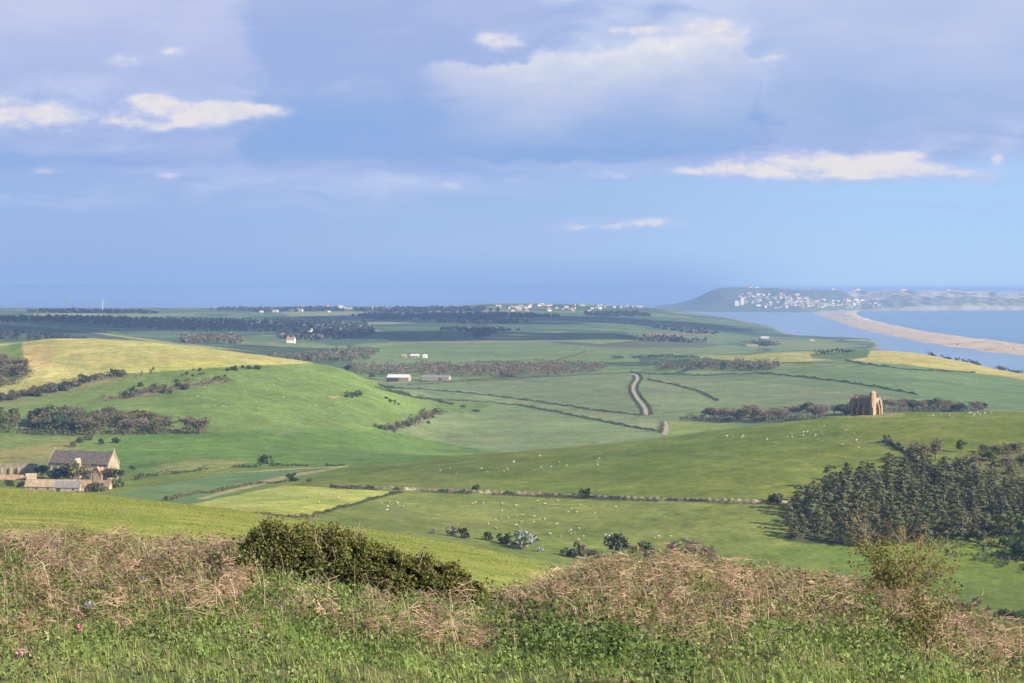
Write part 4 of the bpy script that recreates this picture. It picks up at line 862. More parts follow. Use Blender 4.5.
# ------------------------------------------------------------------ buildings
class Solid:
    """collects boxes, prisms and polygons into one mesh"""
    def __init__(s): s.v = []; s.f = []
    def box(s, x0, x1, y0, y1, z0, z1):
        n = len(s.v); s.v += [(x, y, z) for z in (z0, z1) for y in (y0, y1) for x in (x0, x1)]
        s.f += [tuple(n+i for i in q) for q in ((0, 2, 3, 1), (4, 5, 7, 6), (0, 1, 5, 4), (2, 6, 7, 3), (0, 4, 6, 2), (1, 3, 7, 5))]; return s
    def prism(s, prof, x0, x1, ax='x'):
        """outline (list of 2-D points) swept along x or y"""
        n = len(s.v); k = len(prof)
        for x in (x0, x1): s.v += [((x, a, b) if ax == 'x' else (a, x, b)) for a, b in prof]
        s.f += [tuple(n+i for i in range(k))[::-1], tuple(n+k+i for i in range(k))]
        s.f += [(n+i, n+(i+1) % k, n+k+(i+1) % k, n+k+i) for i in range(k)]; return s
    def build(s, name, m_, parent=None, loc=(0, 0, 0), rz=0):
        me = bpy.data.meshes.new(name); me.from_pydata(s.v, [], s.f); me.materials.append(m_)
        import bmesh
        bm = bmesh.new(); bm.from_mesh(me); bmesh.ops.recalc_face_normals(bm, faces=bm.faces); bm.to_mesh(me); bm.free()
        o = link(name, me, parent, loc); o.rotation_euler = (0, 0, rz); return o
def base(name, p, rz, label, cat, group=None):
    o = bpy.data.objects.new(name, None); COL.objects.link(o); o.location = p; o.rotation_euler = (0, 0, rz); o.empty_display_size = 2
    return tag(o, label, cat, group)
IRON_SHADED = mat('ironstone_shaded', (.20, .148, .105), var=.35, vscale=.8, bump=.6, bscale=1.5)  # darker copy of the ironstone, the long wall's shade put into its colour
IRON_LIT = mat('ironstone_dressed_lit', (.29, .205, .135), var=.25, vscale=1.1, bump=.4, bscale=2)  # paler copy for dressed parts, sunlight put into its colour
BUFF = mat('buff_stone', (.27, .22, .15), var=.28, vscale=.5, bump=.5, bscale=1.5)
BUFF2 = mat('buff_stone_pale', (.29, .24, .165), var=.22, vscale=.6, bump=.4, bscale=1.5)
SLATE = mat('stone_slates', (.115, .095, .085), var=.35, vscale=.6, bump=.5, bscale=3)
TILE = mat('clay_tiles', (.225, .145, .095), var=.3, vscale=.7, bump=.5, bscale=3)
TANR = mat('lichened_roof', (.30, .23, .15), var=.3, vscale=.7, bump=.4, bscale=3)
GREYR = mat('grey_sheet_roof', (.17, .165, .17), var=.15, vscale=.4)
PALER = mat('pale_sheet_roof', (.50, .49, .48), var=.12, vscale=.3)
TIMBER = mat('dark_boards', (.06, .055, .05), var=.3, vscale=1.2)
GLASS = mat('dark_opening', (.025, .025, .028), rough=.5, var=.2)
WHITE = mat('white_render', (.62, .60, .56), var=.08, vscale=.2, rnd=.12)
CREAM = mat('cream_render', (.50, .42, .33), var=.10, vscale=.2, rnd=.15)
REDR = mat('red_roof', (.27, .13, .085), var=.25, vscale=.3, rnd=.2)

# the ruined chapel on its knoll
p = at(875.5, 414.6, 1300, 1404); A = R(45)
ch = base('chapel', p, A, 'roofed stone chapel with a stair turret alone on the bare green hilltop', 'chapel')
# local axes: -y is the sunlit west end wall, -x the shaded long wall; the building runs back along +y
Lc, Wc = 17.0, 9.0
Solid().prism([(-Wc/2, -1.5), (Wc/2, -1.5), (Wc/2, 9.6), (0, 11.6), (-Wc/2, 9.6)], 0, Lc, 'y').build('wall', IRON_SHADED, ch)
s = Solid()
for sx in (-1, 1):
    s.prism([(sx*(Wc/2+.3), 10.0), (sx*(Wc/2-.5), 10.0), (sx*.0, 12.3), (sx*.0, 12.7)], .8, Lc-.8, 'y')
s.build('roof', SLATE, ch)
s = Solid()
for k in range(9): s.box(-Wc/2-.25, -Wc/2+.5, 1.2+k*1.75, 2.2+k*1.75, 9.55, 11.3 + .4*math.sin(k*2.3))
for k in range(9): s.box(Wc/2-.5, Wc/2+.25, 1.2+k*1.75, 2.2+k*1.75, 9.55, 11.0 + .4*math.sin(k*1.7))
s.build('parapet', IRON_LIT, ch)
s = Solid()
for k in range(8):   # octagonal stair turret at the north-west corner
    pass
prof = [(-Wc/2+1.2 + 2.35*math.cos(a), -.2 + 1.9*math.sin(a)) for a in np.linspace(0, 2*math.pi, 8, endpoint=False) + math.pi/8]
n0 = 0
tv = []; tf = []
for zz_, kk_ in ((-1.5, 1.0), (13.6, 1.0), (13.9, 1.06), (14.6, 1.06), (15.6, .55)):
    c0 = (-Wc/2+1.2, -.2); tv += [(c0[0]+(x-c0[0])*kk_, c0[1]+(y-c0[1])*kk_, zz_) for x, y in prof]
for r_ in range(4): tf += [(r_*8+i, r_*8+(i+1) % 8, (r_+1)*8+(i+1) % 8, (r_+1)*8+i) for i in range(8)]
tf += [tuple(range(32, 40))]
s.v = tv; s.f = tf; s.build('turret', IRON_LIT, ch)
for (x, y0_, y1_, z_) in [(-Wc/2, 4.5, 5.7, 7.6), (-Wc/2, 9.0, 10.2, 7.6), (-Wc/2, 13.4, 14.6, 8.2)]:
    Solid().prism([(x-.02, -1.5), (x-2.4, -1.5), (x-2.4, z_*.55), (x-1.6, z_*.68), (x-1.6, z_*.85), (x-.02, z_+1.4)], y0_, y1_, 'y').build('buttress', IRON_LIT, ch)
for (x0_, x1_, z_) in [(-Wc/2-1.0, -Wc/2+.3, 8.2), (1.55, 2.5, 7.4), (Wc/2-.6, Wc/2+.7, 9.8)]:
    Solid().prism([(-.02, -1.5), (-2.0, -1.5), (-2.0, z_*.55), (-1.3, z_*.68), (-1.3, z_*.85), (-.02, z_+1.0)], x0_, x1_, 'x').v and None
    ss = Solid(); n_ = [(-.02, -1.5), (-2.0, -1.5), (-2.0, z_*.55), (-1.3, z_*.68), (-1.3, z_*.85), (-.02, z_+1.0)]
    ss.prism(n_, x0_, x1_, 'x'); ss.build('buttress', IRON_LIT, ch)
Solid().box(-Wc/2+3.0, Wc/2-.92, -.22, .55, 8.5, 10.9).build('front_parapet', IRON_LIT, ch)
Solid().box(Wc/2-.9, Wc/2+.6, -.4, 1.0, 9.0, 11.0).box(Wc/2-.5, Wc/2+.2, 0, .7, 10.9, 11.9).build('pinnacle', IRON_LIT, ch)
def arch(w_, h_, n=6):
    return [(-w_/2, 0), (w_/2, 0), (w_/2, h_*.6)] + [(w_/2*math.cos(a), h_*.6 + h_*.4*math.sin(a)) for a in np.linspace(.2, math.pi-.2, n)] + [(-w_/2, h_*.6)]
wo_ = Solid(); wo_.prism([(x, z+3.4) for x, z in arch(1.5, 4.2)], -.06, .05, 'y'); wo_.build('window', GLASS, ch)
fr = Solid()
for dx_ in (-.95, .75): fr.box(dx_, dx_+.2, -.16, .02, 3.2, 6.2)
fr.box(-.95, .95, -.18, .02, 3.0, 3.25).build('window_frame', IRON_LIT, ch)
for y_ in (7.3, 11.8):
    q = Solid(); q.prism([(y_+a, z+3.2) for a, z in arch(1.6, 4.0)], -Wc/2-.06, -Wc/2+.05, 'x'); q.build('window', GLASS, ch)
# knoll turned to dry grass round it is part of the ground

def gable_house(name, p, rz, L, W, hw, hr, wm, rm, label, cat, group=None, gable=.35, wins=(), over=.35, chim=(), doors=()):
    """house with one pitched roof, ridge along local x, front wall on -y"""
    b = base(name, p, rz, label, cat, group)
    Solid().prism([(-W/2, -2.0), (W/2, -2.0), (W/2, hw), (0, hr-.05), (-W/2, hw)], -L/2, L/2).build('wall', wm, b)
    s = Solid(); sl = (hr-hw)/(W/2)
    for sy in (-1, 1):
        y1 = sy*(W/2+over); z1 = hw - over*sl
        s.prism([(y1, z1+.03), (0, hr+.03), (0, hr+.40), (y1, z1+.36)], -L/2-gable, L/2+gable)
    s.build('roof', rm, b)
    for (x, z, w_, h_) in wins:
        Solid().box(x-w_/2, x+w_/2, -W/2-.06, -W/2+.1, z, z+h_).build('window', GLASS, b)
    for (x, w_, h_) in doors: Solid().box(x-w_/2, x+w_/2, -W/2-.07, -W/2+.1, -.5, h_).build('door', TIMBER, b)
    for (x, h_) in chim: Solid().box(x-.6, x+.6, -.5, .5, hr-.6, hr+h_).build('chimney', wm, b)
    return b
# great tithe barn in the valley
p = at(82, 479, 1250, 1800); kb = p[1]/F
tb = gable_house('barn', p + np.array([0, 6, 0]), R(-20), 70*kb/math.cos(R(20))-4, 15, 15.5*kb, 27*kb, BUFF, SLATE, 'huge old stone barn with one long grey roof behind trees', 'barn', wins=[(-22, 3, .8, 3), (-12, 3, .8, 3), (14, 3, .8, 3), (20, 3, .8, 3)], gable=-.4)
Lb = 70*kb/math.cos(R(20))-4
for sx in (-1, 1):     # raised gable copings with a finial
    Solid().prism([(-8.0, 15.0*kb), (0, 28.2*kb), (8.0, 15.0*kb), (6.9, 15.0*kb), (0, 26.4*kb), (-6.9, 15.0*kb)], sx*Lb/2-.45, sx*Lb/2+.45).build('gable_coping', BUFF2, tb)
    Solid().box(sx*Lb/2-.4, sx*Lb/2+.4, -.4, .4, 28*kb, 30.5*kb).build('finial', BUFF2, tb)
for x in np.linspace(-Lb/2+2.5, Lb/2-2.5, 9): Solid().prism([(-7.49, -2), (-8.8, -2), (-8.8, 8*kb), (-7.49, 13*kb)], x-.6, x+.6).build('buttress', BUFF2, tb)
Solid().prism([(-3.6, -2), (3.6, -2), (3.6, 14*kb), (0, 21*kb), (-3.6, 14*kb)], -11.5, -5, 'y').build('porch', BUFF2, tb)
# ruined half of the barn, farm range and cottage in front
p = at(12, 477, 1250, 1800)
rw = base('ruined_wall', p, R(-6), 'roofless old stone barn wall with tall slit openings left of the great barn', 'ruin')
s = Solid(); xs = [-22, -10.5, -9.3, -4.5, -3.3, 1.6, 2.8, 26]
for a, b in zip(xs[:-1:2], xs[1::2]): s.box(a*.7, b*.7, -.6, .6, -3, 9.4 + .5*math.sin(a))
for a, b in ((-10.5, -9.3), (-4.5, -3.3), (1.6, 2.8)): s.box(a*.7, b*.7, -.6, .6, 7.0, 8.8); s.box(a*.7, b*.7, -.6, .6, -3, 1.4)
s.build('wall', BUFF, rw)
for x in (-13, -7.2, -.7, 5, 10, 15): Solid().box(x-.5, x+.5, -1.7, -.61, -3, 6.6).build('buttress', BUFF2, rw)
p = at(6, 479.5, 1200, 1700); Solid().box(-9, 12, -.4, .4, -2, 3.2).box(12.01, 18, -.4, .4, -2, 2.2).build('yard_wall', mat('red_stone', (.36, .22, .14), var=.3, vscale=.6), None, p, R(4)); tag(bpy.data.objects['yard_wall'], 'low reddish yard wall at the foot of the ruined barn wall', 'wall')
p = at(31, 480, 1200, 1700); gable_house('outbuilding', p, R(20), 7, 5, 2.6, 4.2, BUFF2, TANR, 'tiny stone outbuilding between the ruined wall and the great barn', 'shed')
p = at(55, 490.5, 1050, 1600); gable_house('farm_building', p, R(-6), 34, 8, 2.6, 6.2, BUFF2, TANR, 'long low farm building with a lichened tan roof in front of the barn', 'farm building', wins=[(-10, 1, 1.2, 1.0), (-3, 1, 1.2, 1.0), (4, 1, 1.2, 1.0)])
p = at(68.5, 491.5, 1000, 1500); gable_house('farm_building', p, R(-4), 14.5, 6, 2.6, 5.6, BUFF2, GREYR, 'small farm building with a grey sheet roof in front of the tan one', 'farm building', wins=[(3.5, .9, 1.1, 1.1)], doors=[(-5.2, 2.2, 2.2)])
p = at(84, 491, 1050, 1500); gable_house('farm_building', p, R(6), 8.5, 6, 3.0, 6.2, BUFF2, TILE, 'small building with an orange tiled roof beside the grey roofed one', 'farm building', doors=[(1, 1.1, 2.1)])
p = at(104, 489.5, 1050, 1600); gable_house('farm_building', p, R(-10), 8, 5.5, 2.0, 5.2, BUFF2, TILE, 'low building with an orange tiled roof right of a round green bush', 'farm building', doors=[(0, 1.0, 1.9)])
p = at(100, 481.5, 1150, 1700); gable_house('cottage', p, R(72), 8, 6.5, 5.0, 9.2, mat('pinkish_stone', (.52, .36, .25), var=.2, vscale=.5), TILE, 'tall pinkish cottage with a steep gable before the barn end', 'cottage', wins=[(-2, 2.6, .8, 1.2), (2, 2.6, .8, 1.2)], chim=[(-3, 1.2)])
for (px, py, h, P_, nm, lb) in [(42, 478, 9, T_DARK, 'tree', 'dark round tree between the ruined wall and the barn'), (56, 483, 10, T_DARK, 'tree', 'dark tree at the left front of the barn'), (72, 483, 15, T_OLIVE, 'tree', 'broad budding tree covering the middle of the barn'), (84, 483, 14, T_BROWN, 'tree', 'budding tree right of the broad one before the barn'), (44, 484, 5, B_SCRUB, 'bush', 'grey-green bush by the left end of the tan roof'), (67, 484, 5.5, B_FRESH, 'bush', 'yellow-green bush behind the tan roofed farm building'), (84, 485, 4.5, B_FRESH, 'bush', 'yellow-green bush behind the orange roofed farm building'),
        (95, 491.5, 6, B_DARK, 'bush', 'round green bush between two orange roofs'), (110, 482, 11, T_BROWN, 'tree', 'dark brown tree left of two before the barn gable'), (116, 482, 9, T_DARK, 'tree', 'dark tree right of two before the barn gable'), (114, 488, 5, B_FRESH, 'bush', 'bright bush below the barn gable'), (120, 487, 4, B_DARK, 'bush', 'small dark bush at the right corner of the barn'), (10, 486, 4.5, B_DARK, 'bush', 'dark green bush leftmost below the ruined wall'), (22, 487.5, 4.5, B_DARK, 'bush', 'dark green bush middle of three below the ruined wall'), (33, 489, 4, B_SCRUB, 'bush', 'grey bush nearest the tan roof, below the ruined wall')]:
    p = at(px, py, 1050, 1800); plant(nm, nm, P_, p[0], p[1], h, lb, None, True, 1.35)
# sheds at the foot of the wood belt
p = at(399, 381, 2500, 3300); b = gable_house('farm_shed', p, R(-12), 33, 16, 5.5, 9.5, BUFF, PALER, 'farm shed with a pale shining roof and a dark open end', 'farm shed', doors=[(-12, 6, 4)])
Solid().prism([(-7.6, -1), (7.6, -1), (7.6, 5), (0, 8.8), (-7.6, 5)], -17.2, -16.6).build('door', TIMBER, b); Solid().box(-16, 2, -8.2, -7.9, -1, 4.8).build('side_panel', TIMBER, b)  # dark sheet over the gable stands for the shaded open end
p = at(436, 380, 2500, 3300); b = gable_house('farm_shed', p, R(-10), 42, 18, 3.6, 7.2, BUFF2, GREYR, 'wider low farm shed with a dull grey roof', 'farm shed', doors=[(8, 4, 3)])
Solid().prism([(-8.6, -1), (8.6, -1), (8.6, 3.3), (0, 6.6), (-8.6, 3.3)], -21.8, -21.1).build('door', TIMBER, b)
for (px, py, L_, m1, m2, lb) in [(415, 357.5, 30, BUFF2, PALER, 'long low pale farm building in the green field above the sheds'), (425, 357.8, 14, WHITE, PALER, 'small white farm building at the end of the long low one'), (404, 357.5, 16, BUFF, TANR, 'small buff farm building left of the long low one'),
        (765, 338.5, 50, WHITE, PALER, 'white farm building on the low shore before the lagoon'), (752, 347, 60, BUFF, TANR, 'buff farm building among scrub left of the lagoon'), (812, 341, 30, WHITE, TANR, 'small white house on the tip of the low shore')]:
    p = at(px, py, 2800, 7500); k = p[1]/F; gable_house('farm_building', p, R(-8), L_*.5 if p[1] > 3800 else L_, 9, 3.4, 6.0, m1, m2, lb, 'farm building')
# village, coastal town and houses on the island: small, so one mesh each
def house_mesh(L, W, hw, hr, wm, rm):
    v = [(x, y, z) for x in (-L/2, L/2) for y, z in ((-W/2, -4), (W/2, -4), (W/2, hw), (0, hr), (-W/2, hw))]
    f = [(0, 4, 3, 2, 1), (5, 6, 7, 8, 9), (0, 5, 9, 4), (1, 2, 7, 6), (2, 3, 8, 7), (4, 9, 8, 3)]
    me = bpy.data.meshes.new('house'); me.from_pydata(v, [], f); me.materials.append(wm); me.materials.append(rm)
    me.polygons.foreach_set('material_index', [0, 0, 0, 0, 1, 1]); me.update(); return me
HM = [house_mesh(12, 8, 5.5, 9, a, b) for a in (WHITE, CREAM) for b in (REDR, GREYR, TANR)]
def houses(n, areas, dlo, dhi, size, label, group, flat=False):
    for k in range(n):
        a = areas[rng.integers(0, len(areas))]; px = rng.uniform(a[0], a[1]); py = rng.uniform(a[2], a[3])
        if flat: p = flat(px, py)
        else: p = at(px, py, dlo, dhi)
        o = link('house', HM[rng.integers(0, len(HM))], None, p); s_ = size*rng.uniform(.7, 1.35); o.scale = (s_*rng.uniform(.9, 1.9), s_, s_*rng.uniform(.8, 1.1)); o.rotation_euler = (0, 0, rng.normal(0, .35))
        tag(o, label, 'house', group)
p = at(291, 343, 3500, 6500); gable_house('house', p, R(-8), 18, 10, 8, 13, WHITE, REDR, 'large white house with a red roof at the left edge of the village', 'house', wins=[(-5, 4.5, 1.4, 1.6), (0, 4.5, 1.4, 1.6), (5, 4.5, 1.4, 1.6)], chim=[(-7, 2), (7, 2)])
houses(22, [(292, 372, 328, 335), (300, 345, 330, 338), (320, 372, 325, 332)], 4000, 7500, .85, 'pale walled house of the village among dark trees', 'village houses')
houses(40, [(300, 352, 307, 310.5), (255, 345, 311, 313.5), (370, 398, 308, 310)], 8500, 11900, 1.0, 'distant pale house on the left part of the coastal ridge', 'houses on the left coastal ridge')
houses(52, [(490, 560, 303.8, 308), (505, 600, 308, 312), (560, 640, 305.5, 308)], 8500, 11900, 1.0, 'distant pale house of the town on the right coastal ridge', 'houses on the right coastal ridge')
def island_at(px, py):
    c = int(np.argmin(np.abs(ic - px))); r_ = YH + F*(CZ - IZ[:, c])/ID[:, c]
    k = int(np.argmin(np.abs(r_ - py))); return np.array([IX[k, c], ID[k, c], IZ[k, c]])
houses(120, [(742, 800, 295, 304), (770, 832, 297, 306), (790, 880, 299, 306.5), (735, 790, 294, 299)], 0, 0, 1.5, 'tiny pale house of the town on the island slope', 'houses on the island slope', island_at)
houses(76, [(735, 885, 303.5, 308.5), (745, 860, 300, 305)], 0, 0, 1.5, 'tiny house by the water at the foot of the island', 'houses at the island foot', island_at)
houses(14, [(735, 1020, 287, 291)], 0, 0, 1.6, 'tiny building on the flat top of the island', 'buildings on the island top', island_at)
p = island_at(744, 304); 
for (px, py, h, w_, lb) in [(743, 305, 50, 26, 'tallest pale block at the island foot'), (736, 305.5, 36, 34, 'lower pale block beside the tallest one')]:
    p = island_at(px, py); o = Solid().box(-w_/2, w_/2, -12, 12, -12, h).box(-w_/3, w_/3, -8, 8, h+.01, h+5).build('tower_block', WHITE, None, p); tag(o, lb, 'building')
# pylons and a wind turbine near the left horizon
STEEL = mat('grey_steel', (.16, .17, .18), rough=.6, spec=.4)
def pylon_mesh(h):
    b = Bag(); t = .34
    def bar(a, c): b.put(tube([a, c], [t, t], 4))
    zs = [0, h*.3, h*.55, h*.75, h]; hw = [4.2, 2.8, 1.7, 1.2, .3]
    for (z0, w0, z1, w1) in zip(zs[:-1], hw[:-1], zs[1:], hw[1:]):
        for sx in (-1, 1):
            for sy in (-1, 1): bar((sx*w0, sy*w0, z0), (sx*w1, sy*w1, z1))
            bar((sx*w0, -w0, z0), (-sx*w1, -w1, z1))
    for z, w_ in ((h*.62, 7.5), (h*.75, 10), (h*.88, 7)):
        bar((-w_, 0, z), (w_, 0, z)); bar((-w_, 0, z), (0, 0, z+2.6)); bar((w_, 0, z), (0, 0, z+2.6))
    return b.mesh('pylon', STEEL)
PM = pylon_mesh(58)
for (px, py, s_, lb) in [(18, 311.5, .85, 'lattice pylon furthest left on the horizon'), (44, 311, .6, 'smallest lattice pylon on the horizon'), (65.5, 311, 1.15, 'tallest lattice pylon on the horizon'), (90, 311.5, 1.0, 'lattice pylon beside the white wind turbine')]:
    p = at(px, py, 7500, 11800); o = link('pylon', PM, None, p); o.scale = (s_,)*3; o.rotation_euler = (0, 0, .5); tag(o, lb, 'pylon', 'pylons on the horizon')
p = at(102.5, 312, 7500, 11800); wt = base('wind_turbine', p, 0, 'slim white wind turbine on the left horizon', 'wind turbine')
b = Bag(); b.put(tube([(0, 0, -2), (0, 0, 42)], [1.5, .9], 8)); link('tower', b.mesh('tower', WHITE), wt)
for k in range(3):
    a = k*2.094 + .3; b = Bag(); b.put(tube([(0, -2, 42), (math.sin(a)*9, -2, 42+math.cos(a)*9), (math.sin(a)*18, -2, 42+math.cos(a)*18)], [.7, .8, .2], 5)); link('blade', b.mesh('blade', WHITE), wt)
Solid().box(-1.2, 1.2, -2.2, 3, 41, 43).build('nacelle', WHITE, wt)

# ------------------------------------------------------------------ sheep
WOOL = mat('wool', (.30, .28, .20), rough=1.0, rnd=.12); FACE = mat('sheep_face', (.30, .25, .20))
def sheep_mesh(graze, lying=False):
    b = Bag(); zc = .42 if lying else .72
    u = np.linspace(-1, 1, 9); pts = [(x*.58, 0, zc + .03*math.sin(x*3)) for x in u]; rr = [.02, .20, .29, .31, .31, .32, .31, .22, .02]
    b.put(tube(pts, rr, 10)); nb = sum(len(f) for f in b.f)
    hx = (.85, 0, .30) if graze else (.92, 0, zc + .30)
    b.put(tube([(.45, 0, zc+.05), ((.45+hx[0])/2, 0, (zc+.1+hx[2])/2), hx], [.17, .15, .11], 8)); nb2 = sum(len(f) for f in b.f)
    dx_ = (.16, -.20) if graze else (.24, -.07)
    b.put(tube([hx, (hx[0]+dx_[0]*.5, 0, hx[2]+dx_[1]*.5), (hx[0]+dx_[0], 0, hx[2]+dx_[1])], [.11, .095, .05], 7))
    for s_ in (-1, 1): b.put(tube([(hx[0]-.02, s_*.08, hx[2]+.05), (hx[0]-.05, s_*.20, hx[2]+.06)], [.04, .015], 4))
    if not lying:
        for x in (-.38, .38):
            for s_ in (-1, 1): b.put(tube([(x, s_*.15, .6), (x + (-.03 if x < 0 else .01), s_*.15, .33), (x, s_*.15, -.05)], [.085, .05, .04], 6))
    v = np.concatenate(b.v); f = np.concatenate(b.f); mi = np.where(np.arange(len(f)) < nb2, 0, 1)
    return np_mesh('sheep', v, f, [WOOL, FACE], mi, True)
SM = [sheep_mesh(True), sheep_mesh(False), sheep_mesh(True), sheep_mesh(False, True)]
def flock(n, pts, dlo, dhi, label, group, sc_=1.0):
    cs_ = np.array(scatter(pts, dlo, dhi, max(3, n//7), 3)); q_ = scatter(pts, dlo, dhi, n*3, 2)
    q_.sort(key=lambda q: np.min(np.hypot((cs_[:, 0]-q[0]), (cs_[:, 1]-q[1])*.6))*rng.uniform(.6, 1.6))
    for (x, y) in q_[:n]:
        o = link('sheep', SM[rng.integers(0, 4)], None, (x, y, float(ground(x, y)))); o.rotation_euler = (0, 0, rng.uniform(0, 6.28)); s_ = rng.uniform(.75, 1.15)*sc_*.9; o.scale = (s_,)*3
        tag(o, label, 'sheep', group)
flock(44, [(420, 465), (520, 458), (640, 444), (720, 436), (840, 424), (880, 436), (860, 452), (800, 490), (700, 496), (560, 492), (430, 486)], 1000, 1440, 'pale sheep grazing the slope between the ridge and the field wall', 'sheep on the slope above the wall', 1.25)
flock(70, [(340, 515), (400, 497), (560, 501), (700, 506), (790, 507), (770, 535), (740, 550), (660, 548), (560, 540), (450, 525)], 640, 1150, 'pale sheep or lamb grazing the field below the field wall', 'sheep in the field below the wall', 1.15)
flock(46, [(120, 400), (200, 380), (270, 370), (330, 385), (380, 410), (330, 425), (220, 428), (130, 425)], 1600, 2450, 'pale sheep dotted over the big rounded hill on the left', 'sheep on the left hill', 1.5)
flock(14, [(885, 414), (1000, 413), (1020, 418), (900, 420)], 1250, 1400, 'pale sheep on the hilltop right of the chapel', 'sheep beside the chapel', 1.3)
flock(9, [(800, 430), (880, 425), (870, 445), (800, 450)], 1100, 1400, 'pale sheep on the upper slope left of the bare trees', 'sheep below the chapel', 1.3)
flock(7, [(215, 505), (290, 492), (370, 494), (300, 512)], 800, 1200, 'sheep or lamb on the mown cricket field', 'sheep on the cricket field', 1.1)
flock(22, [(420, 356), (520, 348), (620, 350), (600, 358), (440, 362)], 2900, 4500, 'far sheep dotted over the pale green field above the wood belt', 'sheep above the wood belt', 2.0)
# ------------------------------------------------------------------ the hilltop bank in front
gnd = link('ground', np_mesh('ground', np.stack([gx, gy, gz], -1).reshape(-1, 3), gq, mat('turf', (.115, .13, .045), var=.35, vscale=2, bump=.5, bscale=20), smooth=True))
tag(gnd, 'rough grassy hilltop underfoot', 'ground', kind='structure')
GR = mat('grass_blades', attr='leaf', rough=.75, spec=.12, trans=.30)
def rowof(x, y): return YH + F*(CZ - ground(x, y))/y
def spots(n, d0, d1, p0=-150, p1=1190):
    n = int(n*1.15)
    px = rng.uniform(p0, p1, n*2); d = d0 + (d1-d0)*np.sqrt(rng.uniform((d0/d1)**2*0, 1, n*2)); keep = rng.uniform(0, 1, n*2) < d/d1
    px, d = px[keep][:n], d[keep][:n]; x = (px-512)/F*d
    return px, d, x, rowof(x, d)
def patch(x, y, s, seed): return snoise(x, y*.8, s, seed, 3)
def zones(px, d, x, polys, jx=26, jy=13):
    """weight of a kind of growth: outlines on the bank (bearing column, row of the soil), edges frayed"""
    r_ = rowof(x, d) + jy*patch(x, d, 3.4, 53) + jy*.7*patch(x, d, 1.1, 54); c_ = px + jx*patch(x, d, 4.2, 51) + jx*.6*patch(x, d, 1.4, 52); w_ = np.zeros_like(px)
    for (pl, k) in polys: w_ = np.maximum(w_, k*inside(pl, c_, r_))
    return w_
BRK = [([(85, 540), (258, 540), (268, 600), (240, 622), (150, 616), (85, 624)], 1.0), ([(-200, 540), (85, 540), (85, 624), (100, 645), (40, 665), (-200, 680)], .55),
       ([(285, 612), (330, 618), (420, 634), (505, 640), (530, 660), (420, 654), (300, 638)], .75), ([(548, 560), (780, 560), (775, 640), (740, 668), (690, 670), (660, 652), (590, 630), (522, 634), (505, 618)], .9),
       ([(760, 560), (880, 590), (885, 640), (800, 632), (760, 628)], .55), ([(895, 600), (1150, 640), (1150, 740), (1010, 692), (960, 668), (905, 652)], .9), ([(120, 622), (260, 622), (230, 640), (130, 650)], .3)]
BMB = [([(505, 628), (560, 630), (640, 648), (720, 674), (740, 720), (570, 720), (530, 668)], 1.0), ([(505, 560), (560, 560), (610, 588), (560, 612), (500, 612)], .6), ([(680, 560), (790, 560), (800, 600), (700, 596)], .35), ([(0, 560), (60, 560), (80, 620), (20, 640), (-60, 620)], .3), ([(800, 600), (900, 612), (900, 640), (820, 630)], .4)]
def bracken_w(px, d, x): return zones(px, d, x, BRK)
def bramble_w(px, d, x): return zones(px, d, x, BMB)
# grass
def blades(px, d, x, L, wdt, lean, pal, name, label):
    n = len(px); z = ground(x, d); a = rng.uniform(0, 2*math.pi, n); la = np.stack([np.cos(a), np.sin(a)], 1)
    # the sea wind lays most blades over to the left and away
    la = la*.7 + np.array([-.55, .25]); k = (lean*rng.uniform(.3, 1.3, n))[:, None]
    s = np.stack([-np.sin(a), np.cos(a), 0*a], 1)*(wdt*rng.uniform(.6, 1.3, n))[:, None]*.5
    p0 = np.stack([x, d, z - .03], 1); up = np.array([0, 0, 1.0])
    p1 = p0 + (up*.55)*L[:, None] + np.concatenate([la*k*.30, 0*k], 1)*L[:, None]
    p2 = p0 + (up*.92)*L[:, None]*(1 - .25*k) + np.concatenate([la*k*.85, 0*k], 1)*L[:, None]
    v = np.stack([p0-s, p0+s, p1-s*.75, p1+s*.75, p2-s*.12, p2+s*.12], 1).reshape(-1, 3)
    i = np.arange(n)[:, None]*6; f = np.concatenate([i + [0, 1, 3, 2], i + [2, 3, 5, 4]])
    c = np.repeat(pal, 6, 0)
    o = link(name, np_mesh(name, v, f, GR, attrs={'leaf': c})); return tag(o, label, None, None, 'stuff')
def pick(palA, n, jit=.2): p_ = np.array(palA); return p_[rng.integers(0, len(p_), n)]*rng.uniform(1-jit, 1+jit, (n, 1))
px, d, x, rw_ = spots(330000, 25.0, 54)
bw = bracken_w(px, d, x); tuf = patch(x, d, 1.6, 41); tuf2 = patch(x, d, 4.5, 42)
keep = rng.uniform(0, 1, len(px)) < np.clip(1.0 - .60*bw - .35*bramble_w(px, d, x) + .25*tuf, .08, 1)
px, d, x, tuf, tuf2, bw = [q[keep] for q in (px, d, x, tuf, tuf2, bw)]
L_ = (.20 + .13*np.clip(tuf, -1, 1) + .05*tuf2)*rng.uniform(.6, 1.5, len(px)); L_ = np.clip(L_, .07, .6)
c1 = pick([(.185, .265, .068), (.160, .240, .060), (.215, .285, .085), (.135, .195, .052)], len(px)); c2 = pick([(.200, .215, .075), (.25, .225, .11), (.18, .205, .07), (.30, .255, .15)], len(px))
mixf = np.clip(.28 - .45*tuf2 + .55*bw + rng.normal(0, .22, len(px)) + .30*np.clip((130-px)/130, 0, 1), 0, 1)[:, None] > .5
blades(px, d, x, L_*.95, .013, np.full(len(px), .8), np.where(mixf, c2, c1), 'grass', 'long spring grass on the bank in front')
